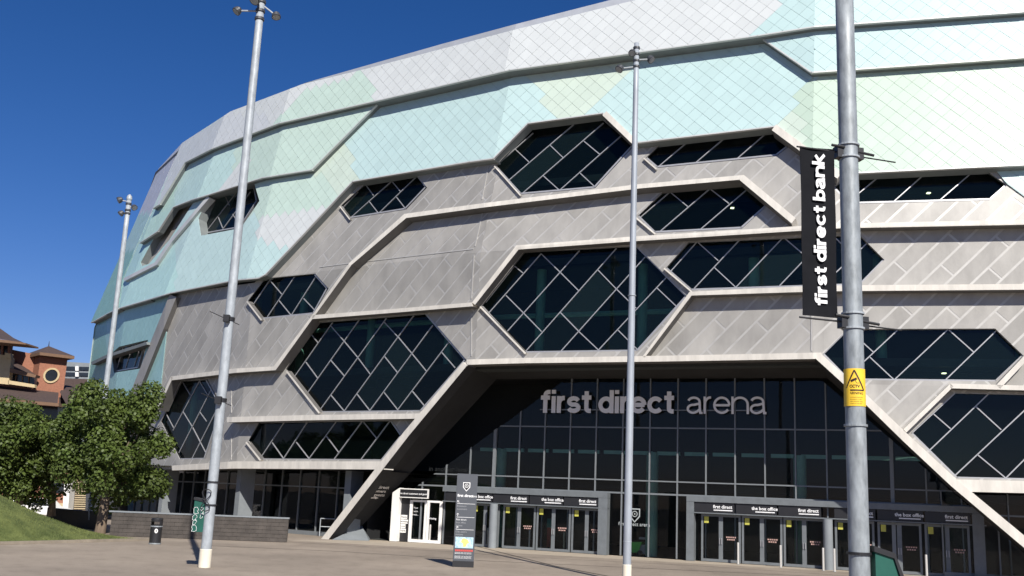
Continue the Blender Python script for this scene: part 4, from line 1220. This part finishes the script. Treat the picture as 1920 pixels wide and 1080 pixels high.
for y in (602, 754):
    z = zat(P1, y); collar(p1, z, .18, .14, mBlk, 'clamp')
    mb = MB(); mb.box((-.02, -.28, z+.05), (.22, .2, .26)); mb.tube((-.6, -.5, z+.25), (.35, .15, z-.1), .015, n=6); mb.build('bracket', mBlk, p1)
for y in (905, 948): collar(p1, zat(P1, y), .195, .05, mBlk, 'strap')
# loose cable loop
cv = MB(); zc = zat(P1, 938); pr_ = None
for i in range(25):
    a = 2*pi*i/24; q = np.array([-.16+.14*sin(a), -.26, zc+.42*cos(a/1)*.9]) if 0 else np.array([-.10+.16*sin(2*a), -.28, zc+.38*cos(a)])
    if pr_ is not None: cv.tube(pr_, q, .018, n=5, cap=False)
    pr_ = q
cv.build('cable', mBlk, p1)
def green_box(P, off, zb, W, Dp, Hh, label, rz):
    o = thing('pole_box', label, 'box', np.array([P[0], P[1], 0])+np.array(off)+UPZ*zb, 'green boxes strapped to poles', rz)
    mb = MB(); hw = W/2
    prof = [(-hw, 0), (hw, 0), (hw, Hh*.62), (hw*.35, Hh*.93), (-hw, Hh)]
    mb.prism([(x, -Dp/2, z_) for x, z_ in prof], (0, Dp, 0)); mb.build('body', mBoxG, o)
    mb = MB(); e = .035
    lid = [(-hw-.03, Hh-.04), (-hw-.03, Hh+.045), (hw*.38, Hh*.93+.05), (hw+.05, Hh*.62+.03), (hw+.05, Hh*.62-.09), (hw*.98, Hh*.62-.09), (hw*.98, Hh*.62-.02), (hw*.33, Hh*.93-.03)]
    mb.prism([(x, -Dp/2-e, z_) for x, z_ in lid], (0, Dp+2*e, 0)); mb.build('hood', mBlk, o)
    return o
zb = zat(P1, 998); g1 = green_box(P1, (-.30, .12, 0), zb, .52, .4, zat(P1, 936)-zb, 'green graffitied box on the pole in front of the block wall', 0)
mb = MB()
rg = random.Random(5)
for cx, cz, rr in ((-.18, .12, .09), (-.18, .33, .07), (-.19, .5, .08), (-.17, .74, .09), (.03, .80, .05), (.04, .68, .06), (.06, .56, .07)):
    n = 9; pts = [(cx+rr*cos(2*pi*i/n*rg.uniform(.8, 1.2)), -.206, cz+rr*1.3*sin(2*pi*i/n)) for i in range(n+1)]
    for a, b in zip(pts[:-1], pts[1:]): mb.tube(a, b, .007, n=4, cap=False)
mb.build('graffiti', mText, g1)

_h = ray(1175, 1092); P3 = gp(1175, 1092)
H3 = zat(P3, 81); p3 = pole(P3, H3, .155, .105, 'tall slender pole standing before the entrance glazing and its lettering', m=mGalvM)
mb = MB(); mb.lathe((0, 0, 0), [(.17, 0), (.17, .62), (.155, .64)], 20); mb.build('painted_foot', mCream, p3)
for y in (92, 104, 116, 127): collar(p3, zat(P3, y), .115, .08)
lamp(p3, (-.1, 0, zat(P3, 126)), (-.68, -.05, zat(P3, 131)), .34, .8, -1); lamp(p3, (.1, 0, zat(P3, 112)), (.6, .05, zat(P3, 109)), .34, .7, 1)
lamp(p3, (-.06, -.08, zat(P3, 104)), (-.2, -.2, zat(P3, 103)), .30, .5, -.3)
for y in (555, 1016): collar(p3, zat(P3, y), .135, .03, mGalvL, 'band')
H2 = H3; q = pln(242, 376, UPZ, H2); P2 = np.array([q[0], q[1], 0]); p2 = pole(P2, H2, .19, .15, 'tall pole farthest left, rising behind the leafy tree', m=mGalvL)
for y in (384, 396, 402): collar(p2, zat(P2, y), .17, .12)
lamp(p2, (-.1, 0, zat(P2, 378)), (-.62, -.05, zat(P2, 376)), .46, .4, -1); lamp(p2, (-.1, 0, zat(P2, 400)), (-.35, -.2, zat(P2, 402)), .42, .8, -1); lamp(p2, (.1, 0, zat(P2, 388)), (.38, .05, zat(P2, 388)), .42, .6, 1)
mb = MB(); mb.lathe((0, 0, H2), [(.16, 0), (.19, .1), (.16, .3), (.05, .42)], 14); mb.build('finial', mGalvL, p2)

q = CAM+ray(1612, 1080)*15.5; P4_ = np.array([q[0], q[1], 0]); H4 = zat(P4_, -30)
p4 = pole(P4_, H4, .160, .150, 'nearest and thickest pole, at the right, carrying a black banner and a yellow notice')
eb = np.array([cos(radians(11)), sin(radians(11)), 0]); ebn = np.array([eb[1], -eb[0], 0])
rp4 = .156
for y in (275, 298, 590, 618): collar(p4, zat(P4_, y), rp4, .03, mGalvL, 'band')
collar(p4, zat(P4_, 800), rp4, .035, mGalv, 'band'); collar(p4, zat(P4_, 1040), rp4+.005, .04, mBlk, 'strap')
for y, s in ((288, 1), (605, -1)):
    z = zat(P4_, y)
    mb = MB()
    for sd_ in (-1, 1): mb.box(eb*sd_*(rp4+.03)+UPZ*z, (.10, .16, .2), ax=np.array([eb, ebn, UPZ]))
    mb.tube(eb*-.34+ebn*.07+UPZ*(z+.09), eb*-.12+ebn*.09+UPZ*(z+.07), .025, n=8); mb.tube(eb*.12+ebn*.07+UPZ*(z+.02), eb*.42+ebn*.07+UPZ*(z-.01), .024, n=8)
    mb.build('bracket', mBlk, p4)
    mb = MB(); mb.tube(eb*-.93+UPZ*(z+.02), eb*-.12+UPZ*z, .016, n=8); mb.tube(eb*.14+UPZ*(z-.03), eb*.86+UPZ*(z-.06), .013, n=8); mb.build('banner_rod', mBlk, p4)
zt_, zb_ = zat(P4_, 283), zat(P4_, 600)
ban = thing('hanging_banner', 'tall black banner reading first direct bank on the nearest pole', 'banner', P4_)
V = []; FC = []; nu, nv = 6, 24
def bpt(i, j, s):
    a = i/nu; b = j/nv; x = -.88+.61*a; z = zb_+.01+(zt_-zb_-.02)*b
    wv = .012*sin(a*5+b*3)+.008*sin(b*11+a*2)+.010*(a-.5)**2*4
    return eb*x+ebn*(wv+s)+UPZ*z
for s in (.0, -.006):
    for j in range(nv+1):
        for i in range(nu+1): V.append(bpt(i, j, s))
K = (nu+1)*(nv+1)
for s in range(2):
    for j in range(nv):
        for i in range(nu): a = s*K+j*(nu+1)+i; FC.append((a, a+1, a+nu+2, a+nu+1))
link('cloth', V, FC, mBanner, ban, smooth=True)
bw_, bx_ = .27, .16
tot_adv = 0
def adv(t, w_, g_): return sum((glyph(c, w_)[1]+g_) if glyph(c, w_)[0] else .36 for c in t)
need = 2.56; gap = .06; av = adv('first direct bank', bw_, gap); xs_ = need/av
P0 = eb*(-.46)+ebn*.03+UPZ*(zb_+.19)
ban_l = words('first direct bank', P0, UPZ, -eb, ebn, xs_, bw_, gap, mText, ban, depth=.006, yh=.16)
# yellow notice wrapped round the pole
st = thing('warning_notice', 'yellow surveillance warning notice wrapped round the nearest pole', 'notice', P4_)
y0, y1 = zat(P4_, 763), zat(P4_, 693)
ca = atan2(-P4_[1], -P4_[0])        # facing the camera
def wrap(s, z, e=.006): a = ca+s/(rp4+e)+.0; r = rp4+e; return np.array([r*cos(a), r*sin(a), z])
V = []; FC = []; n = 16
for j, z in enumerate((y0, y1)):
    for i in range(n+1):
        s = -.235+.47*i/n; V.append(wrap(s, z, .008+(.008 if j == 0 and i < 6 else 0)))
for i in range(n): FC.append((i, i+1, n+2+i, n+1+i))
link('sheet', V, FC, mYel, st, smooth=True)
mBrn = mat('dark_brown_print', (.035, .012, .01), .6)
def wtube(a, b, wd, m, name='printed_mark'):
    L_ = hypot(b[0]-a[0], b[1]-a[1]); nx_, nz_ = -(b[1]-a[1])/L_*wd/2, (b[0]-a[0])/L_*wd/2; V = []; k = 8
    for i in range(k+1):
        t = i/k; s, z = a[0]+(b[0]-a[0])*t, a[1]+(b[1]-a[1])*t
        V += [wrap(s-nx_, z-nz_, .012), wrap(s+nx_, z+nz_, .012)]
    return link(name, V, [(2*i, 2*i+1, 2*i+3, 2*i+2) for i in range(k)], m, st)
hh = y1-y0
ta, tb, tc_ = (0., y0+hh*.95), (-.155, y0+hh*.42), (.155, y0+hh*.42)
wtube(ta, tb, .022, mBrn); wtube(tb, tc_, .022, mBrn); wtube(tc_, ta, .022, mBrn)
wtube((-.055, y0+hh*.66), (.035, y0+hh*.73), .035, mBrn); wtube((.015, y0+hh*.68), (.03, y0+hh*.61), .006, mBrn); wtube((.03, y0+hh*.61), (.075, y0+hh*.61), .006, mBrn)
def wtext(s, z, size, m, bold=0., sx=1.):
    o = text3(s, (0, 0, 0), (1, 0, 0), size, m, st, bold, up=(0, 1, 0))
    for v in o.data.vertices: x_, y_ = v.co.x, v.co.y; v.co = Vector(wrap(x_*sx, z+y_, .012))
# direction: increasing angle must read left to right from the camera
wtext('CCTV', y0+hh*.49, .062, mBrn, .002); wtext('WARNING', y0+hh*.31, .058, mBrn, 0)
for k, t in enumerate(('Images are being monitored', 'for the purpose of crime', 'prevention and public safety', 'this scheme is controlled')):
    wtext(t, y0+hh*(.22-.055*k), .022, mBrn)
zb4 = zat(P4_, 1210); g2 = green_box(P4_, (.40, .12, 0), zb4, .44, .40, 2.33-zb4, 'green box with a black sloping hood beside the nearest pole', radians(8))

# ---- stainless bollards by the doors
BOL = [((805, 1019), 'leftmost slim bollard, before the white framed doors'), ((914, 1026), 'slim bollard just left of the left round column'), ((928, 1027.5), 'slim bollard touching the left round column'),
       ((992, 1031), 'slim bollard before the left portal, first right of its column'), ((1057, 1035), 'slim bollard before the left portal, nearest its right pier'),
       ((1384, 1058), 'slim bollard before the right portal, nearest its left pier'), ((1464, 1064), 'slim bollard before the middle of the right portal'),
       ((1544, 1070), 'slim bollard just left of the right round column'), ((1565, 1072), 'slim bollard just right of the right round column'), ((1738, 1086), 'slim bollard in shade at the far right of the doors')]
for (x, y), lb in BOL:
    P = gp(x, y); o = thing('steel_bollard', lb, 'bollard', P, 'slim bollards before the entrance doors')
    mb = MB(); mb.lathe((0, 0, 0), [(.055, 0), (.055, 1.08), (.045, 1.10), (.01, 1.10)], 12); mb.build('post', mWhite if 0 else mat('satin_steel', (.62, .60, .56), .35, .3, .05, 2), o, smooth=False)
    mb = MB(); mb.lathe((0, 0, 0), [(.1, 0.0), (.1, .012), (.05, .014)], 12); mb.build('base_plate', mGalv, o)
# green ride-on toy-like tractor/green item behind the glass, and red/green display
mb = MB(); P = cw(*cpx(1185, 1040, -.9), -.9); P[2] = .02
gi = thing('green_floor_machine', 'bright lime green machine behind the glass between the two portals', 'machine', P)
mLime = mat('lime_green', (.12, .62, .10), .5)
mb = MB(); mb.prism([q_*1. for q_ in (cu*-.45+UPZ*.15, cu*.35+UPZ*.15, cu*.55+UPZ*.75, cu*-.3+UPZ*.7)], cn*-.6); mb.build('cover', mLime, gi)
mb = MB(); mb.box(cu*.75+UPZ*.35-cn*.3, (.7, .5, .5), ax=axw); mb.box(cu*.6+UPZ*.95-cn*.3, (.5, .35, .12), ax=axw); mb.build('engine', mGreyT, gi)
mb = MB()
for s in (-.3, .45, 1.0): mb.tube(cu*s+UPZ*.15+cn*.05, cu*s+UPZ*.15-cn*.05, .15, n=14)
mb.build('wheel', mBlk, gi)
P = cw(U_(1026), 0, -.6); sgb = thing('display_stand', 'red and turquoise display stand behind the glass doors of the left portal', 'display', P)
mb = MB(); mb.box(UPZ*.75, (.42, .2, 1.1), ax=axw); mb.build('poster', mRed, sgb); mb = MB(); mb.box(UPZ*1.55+cn*.02, (.45, .2, .5), ax=axw); mb.build('poster_head', mat('turquoise', (.05, .38, .35), .5), sgb)
# A-frame rail near the left portal foot
P = gp(612, 1006); br = thing('steel_barrier', 'small square tubular steel barrier at the foot of the left portal leg', 'barrier', P)
mb = MB()
for a, b in (((-.45, 0, 0), (-.45, 0, 1.1)), ((.55, 0, 0), (.55, 0, 1.1)), ((-.45, 0, 1.1), (.55, 0, 1.1)), ((-.45, 0, .6), (.55, 0, .6))): mb.tube(a, b, .03, n=8)
mb.build('frame', mGalvL, br)

# ================================================================== BACKGROUND LEFT
mBrick = mat('red_brick', (.31, .135, .085), .85, 0, .18, 6)
mStone = mat('cream_stone', (.52, .41, .24), .8, 0, .1, 2)
mTileR = mat('brown_roof_tile', (.072, .048, .042), .85, 0, .25, 5)
mFas = mat('brown_fascia', (.17, .10, .06), .8)
mWinD = mat('dark_window_glass', (.02, .024, .03), .15, 0, .3, 1)
bb = thing('brick_office_building', 'red brick building with brown hipped roofs, cream stone and a round window, beyond the trees', 'building', (0, 0, 0))
def pz(x, y, Y): return aty(x, y, Y)
def blk(poly, Y, dep, m, name, parent=bb):
    mb = MB(); mb.prism([pz(x, y, Y) for x, y in poly], (0, dep, 0)); return mb.build(name, m, parent)
def quadpx(pts, m, name, parent=bb):
    mb = MB(); mb.quad(*[pz(*p) for p in pts]); return mb.build(name, m, parent)
def vbox(C, A, Bp, z0, z1, m, name, parent=bb):
    D2 = np.array(A)+np.array(Bp)-np.array(C); mb = MB()
    mb.prism([np.array([p[0], p[1], z0]) for p in (C, A, D2, Bp)], (0, 0, z1-z0)); return mb.build(name, m, parent)
YB = 115
C = pz(72, 700, 112); A_ = pz(123, 700, 113.8); L_ = pz(40, 700, 116.5)
z0, z1 = 0, pz(72, 668, 112)[2]
tw = vbox(C, A_, L_, z0, z1, mBrick, 'tower_wall')
ap = pz(75, 650, 118); ez = z1-.1
def hip(C, A_, L_, ez, apx, over, m, parent=bb):
    D2 = A_+L_-C; cen = (A_+L_)/2; cs = []
    for p in (C, A_, D2, L_): q = cen+(p-cen)*over; cs.append(np.array([q[0], q[1], ez]))
    mb = MB()
    for i in range(4): mb.quad(cs[i], cs[(i+1) % 4], apx)
    r_ = mb.build('roof', m, parent)
    mb = MB(); mb.prism([c-UPZ*.0 for c in cs], (0, 0, -.32)); mb.build('eaves', mFas, parent)
    return r_
cen = (A_+L_)/2
r1 = hip(C, A_, L_, z1+.35, np.array([cen[0]+.2, cen[1], pz(75, 648, cen[1])[2]]), 1.30, mTileR)
mb = MB(); t_ = np.array([cen[0]+.2, cen[1], pz(75, 648, cen[1])[2]]); mb.tube(t_, t_+UPZ*.55, .06, .02, n=6); mb.build('finial', mBlk, r1)
# round window on the right face
fn = np.cross((A_-C)/np.linalg.norm(A_-C), UPZ); fu = (A_-C)/np.linalg.norm(A_-C)
if fn[1] > 0: fn = -fn
Wc = pln(96, 704, fn, fn@C+.02)
mb = MB()
for i in range(24):
    a, b = 2*pi*i/24, 2*pi*(i+1)/24
    def q_(r, t, h=0.): return Wc+fu*r*cos(t)+UPZ*r*sin(t)+fn*h
    mb.quad(q_(.66, a, .1), q_(.86, a, .1), q_(.86, b, .1), q_(.66, b, .1)); mb.quad(q_(.86, a, .1), q_(.86, a, 0), q_(.86, b, 0), q_(.86, b, .1))
rw = mb.build('round_window', mStone, bb); mb = MB(); mb.quad(*[q_(.68, 2*pi*i/20, .03) for i in range(20)]); mb.build('pane', mWinD, rw)
# second tower, far left
C2 = pz(14, 640, 108); A2 = pz(34, 640, 112); L2 = pz(-70, 640, 112); z2 = pz(14, 641, 108)[2]
blk([(-70, 640), (20, 646), (16, 672), (-70, 662)], 110, .6, mWinD, 'upper_window')
for x in (-12, 2, 15): blk([(x, 640), (x+4, 640.5), (x+3, 672), (x-1, 671)], 109.8, .3, mBrick, 'window_pier')
quadpx([(-70, 628, 106), (-8, 634, 104), (48, 644, 112), (26, 634, 118), (-5, 612, 122), (-70, 590, 122)], mTileR, 'roof')
blk([(-70, 629), (-6, 635), (48, 643), (48, 646), (-6, 641), (-70, 636)], 105, 3, mFas, 'eaves')
blk([(-70, 655), (10, 666), (21, 671), (16, 721), (-70, 712)], 109, .8, mStone, 'stone_bay')
blk([(9, 661), (20, 663), (20, 672), (9, 671)], 108.8, .6, mStone, 'chimney')
quadpx([(21, 675, 112), (35, 677, 116), (69, 705, 112), (18, 691, 109)], mTileR, 'lean_to_roof')
blk([(19, 690), (68, 703), (66, 708), (18, 698)], 108.5, 1, mFas, 'eaves')
wn_ = blk([(18, 698), (64, 707), (64, 721), (17, 714)], 110, .6, mWinD, 'window_strip')
for x in (29, 41, 53): blk([(x, 700+(x-18)*.2), (x+1.5, 700+(x-18)*.2), (x+1, 720), (x-.5, 719)], 109.9, .1, mFas, 'mullion', wn_)
blk([(16, 713), (65, 721), (65, 727), (15, 720)], 109, .5, mStone, 'sill_band')
quadpx([(-70, 716, 112), (110, 736, 112), (108, 757, 103), (-70, 742, 103)], mTileR, 'long_roof')
blk([(-70, 741), (110, 756), (110, 762), (-70, 748)], 102.8, 1.5, mFas, 'eaves')
quadpx([(112, 735, 112), (122, 722, 118), (165, 728, 118), (165, 752, 108), (124, 758, 104)], mTileR, 'side_roof')
blk([(-70, 747), (120, 762), (120, 788), (-70, 775)], 106, .6, mWinD, 'shaded_storey')
gw = blk([(-70, 780), (126, 785), (122, 958), (-70, 958)], 107, 4, mBrick, 'wall')
blk([(40, 938), (122, 944), (122, 953), (40, 953)], 106.8, .3, mStone, 'stone_course'); blk([(92, 905), (97, 905), (96, 952), (91, 952)], 106.7, .3, mStone, 'pilaster')
blk([(98, 904), (122, 906), (122, 925), (98, 924)], 106.9, .2, mWinD, 'window'); 
for x in (75, 88): blk([(x, 900), (x+2, 900), (x+1, 955), (x-1, 955)], 100, .3, mBlk, 'drainpipe')
blk([(-70, 636), (64, 664), (64, 765), (-70, 765)], 113.5, .5, mBrick, 'wall')
blk([(110, 745), (172, 748), (172, 830), (110, 830)], 112, .5, mTileR, 'wall')
# grey office further back
go_ = thing('grey_office_block', 'distant pale grey office block with dark window bands between the brick tower and the arena', 'building', (0, 0, 0))
blk([(118, 678), (170, 681), (170, 716), (118, 712)], 175, 8, mConc, 'wall', go_)
for y in (688, 699):
    f_ = blk([(122, y-1), (170, y), (170, y+6.5), (122, y+5.5)], 174.8, .3, mWinD, 'window_band', go_)
    blk([(141, y-1.5), (147, y-1.5), (147, y+7), (141, y+7)], 174.6, .3, mWhite, 'pier', go_)
blk([(118, 709), (170, 711), (170, 730), (118, 728)], 160, 6, mTileR, 'slate_roof', go_)
# service building beside the arena foot: white column, louvres, shaded block
sb_ = thing('louvred_service_block', 'low service block with a white column and tan horizontal louvres behind the tree trunks', 'building', (0, 0, 0))
blk([(121, 900), (132, 900), (127, 960), (117, 960)], 80, 1, mWhite, 'column', sb_)
blk([(132, 890), (168, 890), (166, 962), (130, 962)], 82, 1, mFas, 'louvre_frame', sb_)
mLou = mat('tan_louvre', (.42, .34, .22), .7)
for k in range(14):
    y = 903+k*4.1; blk([(135, y), (162, y+.5), (162, y+2.8), (135, y+2.3)], 81.6, .25, mLou, 'louvre', sb_)
blk([(162, 880), (215, 880), (212, 962), (160, 962)], 78, 3, mDkGrey, 'shaded_wall', sb_)
blk([(160, 884), (300, 884), (300, 905), (160, 905)], 77, 1, mDkGrey, 'canopy', sb_)

# ---- parked car glimpsed under the trees
cp = pz(74, 955, 74); cp[2] = 0
car = thing('parked_car', 'white parked hatchback glimpsed under the trees behind the grass mound', 'car', cp)
mb = MB(); prof = [(-2.0, .35), (2.0, .35), (2.02, .75), (1.2, .92), (.65, 1.42), (-1.3, 1.45), (-1.9, 1.0), (-2.05, .7)]
mb.prism([(x, -.82, z) for x, z in prof], (0, 1.64, 0)); mb.build('body', mWhite, car)
mb = MB(); mb.prism([(x, -.835, z) for x, z in ((1.02, .95), (.58, 1.34), (-.2, 1.36), (-.2, .95))], (0, .01, 0)); mb.build('side_window', mWinD, car)
mb = MB(); mb.prism([(x, -.835, z) for x, z in ((-.3, .95), (-.3, 1.36), (-1.2, 1.36), (-1.6, .98))], (0, .01, 0)); mb.build('side_window', mWinD, car)
for x in (-1.3, 1.25):
    for y_ in (-.8, .8):
        mb = MB(); mb.tube((x, y_-.09, .32), (x, y_+.09, .32), .32, n=16); wh = mb.build('wheel', mBlk, car); mb = MB(); mb.tube((x, y_-.1, .32), (x, y_-.095, .32), .18, n=12); mb.build('rim', mGalvL, wh)
# ================================================================== TREES
def leafmat(name, a, b):
    m = bpy.data.materials.new(name); m.use_nodes = True; n = m.node_tree.nodes; l = m.node_tree.links; bs = n['Principled BSDF']
    at = n.new('ShaderNodeVertexColor'); at.layer_name = 'tint'
    tc = n.new('ShaderNodeTexCoord'); nz = n.new('ShaderNodeTexNoise'); nz.inputs['Scale'].default_value = 1.2; l.new(tc.outputs['Object'], nz.inputs[0])
    mx = n.new('ShaderNodeMix'); mx.data_type = 'RGBA'; l.new(nz.outputs[0], mx.inputs[0]); mx.inputs[6].default_value = (*a, 1); mx.inputs[7].default_value = (*b, 1)
    m2 = n.new('ShaderNodeMix'); m2.data_type = 'RGBA'; m2.blend_type = 'MULTIPLY'; m2.inputs[0].default_value = 1; l.new(mx.outputs[2], m2.inputs[6]); l.new(at.outputs[0], m2.inputs[7])
    l.new(m2.outputs[2], bs.inputs['Base Color']); bs.inputs['Roughness'].default_value = .5; bs.inputs['Specular IOR Level'].default_value = .3
    tr = n.new('ShaderNodeBsdfTranslucent'); l.new(m2.outputs[2], tr.inputs[0]); ms = n.new('ShaderNodeMixShader'); ms.inputs[0].default_value = .22
    l.new(bs.outputs[0], ms.inputs[1]); l.new(tr.outputs[0], ms.inputs[2]); l.new(ms.outputs[0], n['Material Output'].inputs[0]); return m
mLeaf = leafmat('maple_leaf', (.040, .074, .016), (.115, .158, .04))
mBark = mat('bark', (.16, .12, .085), .9, 0, .3, 6, bump=.6, bscale=14, stretch=(1, 1, .25))
def tree(base, cpx_, rx, rz_, Y, label, seed, n=15000, lsz=.175, forkz=1.6, tr=.19):
    rg = np.random.default_rng(seed); B = np.array(base, float)
    o = thing('broadleaf_tree', label, 'tree', B, 'young broadleaf trees on the grass mound')
    Cc = aty(cpx_[0], cpx_[1], Y)-B
    mb = MB(); p = np.zeros(3); fork = np.array([Cc[0]*.25, Cc[1]*.2, forkz])
    q = fork*.55+np.array([.05, 0, 0]); mb.tube((0, 0, -.4), q, tr*1.15, tr*.92, 12, cap=False); mb.tube(q, fork, tr*.92, tr*.8, 12, cap=False)
    mb.build('trunk', mBark, o, smooth=True)
    # clumps
    cl = []
    nc = 120
    while len(cl) < nc:
        v = rg.normal(size=3); v /= np.linalg.norm(v); r_ = rg.uniform(.45, 1.04) if len(cl) > 10 else rg.uniform(0, .5)
        c = Cc+v*r_*np.array([rx, rx*.95, rz_]); 
        cl.append((c+np.array([0, 0, .07*rz_*rg.normal()]), rg.uniform(.10, .29)*rx, rg.uniform(.75, 1.12)))
    lm = MB()
    for c, r_, _ in cl[::4]:
        m1 = fork+(c-fork)*.5+rg.normal(size=3)*.18; lm.tube(fork, m1, .09, .05, 6, cap=False); lm.tube(m1, c, .05, .015, 5, cap=False)
    lm.build('branches', mBark, o)
    wts = np.array([r_**2 for _, r_, _ in cl]); wts /= wts.sum(); idx = rg.choice(nc, n, p=wts)
    cen = np.array([c for c, _, _ in cl])[idx]; rad = np.array([r for _, r, _ in cl])[idx]; ct = np.array([t for _, _, t in cl])[idx]
    d = rg.normal(size=(n, 3)); d /= np.linalg.norm(d, axis=1)[:, None]
    pos = cen+d*(rad*rg.uniform(.55, 1.08, n)**.8)[:, None]; pos[:, 2] -= .0
    nrm = d*.7+rg.normal(size=(n, 3))*.55+np.array([0, -.15, .45]); nrm /= np.linalg.norm(nrm, axis=1)[:, None]
    t = rg.normal(size=(n, 3)); a = np.cross(nrm, t); a /= np.linalg.norm(a, axis=1)[:, None]; b = np.cross(nrm, a)
    s = (lsz*rg.uniform(.6, 1.25, n))[:, None]
    # five point leaf: base, side, tip, side + fold
    Vv = np.stack([pos-a*s*.5, pos-b*s*.45+a*s*.02+nrm*s*.10, pos+a*s*.6, pos+b*s*.45+a*s*.02+nrm*s*.10], 1).reshape(-1, 3)
    me = bpy.data.meshes.new('crown'); me.vertices.add(4*n); me.vertices.foreach_set('co', Vv.astype(np.float32).ravel())
    me.loops.add(6*n); me.polygons.add(2*n)
    k = np.arange(n)*4; li = np.stack([k, k+1, k+2, k, k+2, k+3], 1).ravel(); me.loops.foreach_set('vertex_index', li.astype(np.int32))
    me.polygons.foreach_set('loop_start', (np.arange(2*n)*3).astype(np.int32)); me.polygons.foreach_set('loop_total', np.full(2*n, 3, np.int32))
    me.materials.append(mLeaf); me.update(calc_edges=True); ca_ = me.color_attributes.new('tint', 'FLOAT_COLOR', 'POINT')
    tn = (ct*rg.uniform(.8, 1.25, n)); cc_ = np.ones((n, 4, 4), np.float32); cc_[:, :, :3] = tn[:, None, None]*np.array([1.05, 1, .9]); ca_.data.foreach_set('color', cc_.ravel())
    cr = bpy.data.objects.new('crown', me); COL.objects.link(cr); cr.parent = o
    return o
tb = aty(188, 992, 57.5); tree(tb, (214, 829), 3.5, 3.5, 58, 'largest leafy tree, on the end of the grass mound beside the block wall', 21, 40000, forkz=2.3, tr=.27)
tb = aty(99, 955, 63); tree(tb, (66, 852), 3.0, 2.7, 62, 'leafy tree with a forked trunk in the middle of the grass mound', 12, 24000, forkz=1.6, tr=.2)
tb = aty(38, 934, 61); tree(tb, (0, 848), 3.2, 2.9, 60, 'leftmost leafy tree, half out of view above the grass', 13, 22000, forkz=1.3, tr=.2)
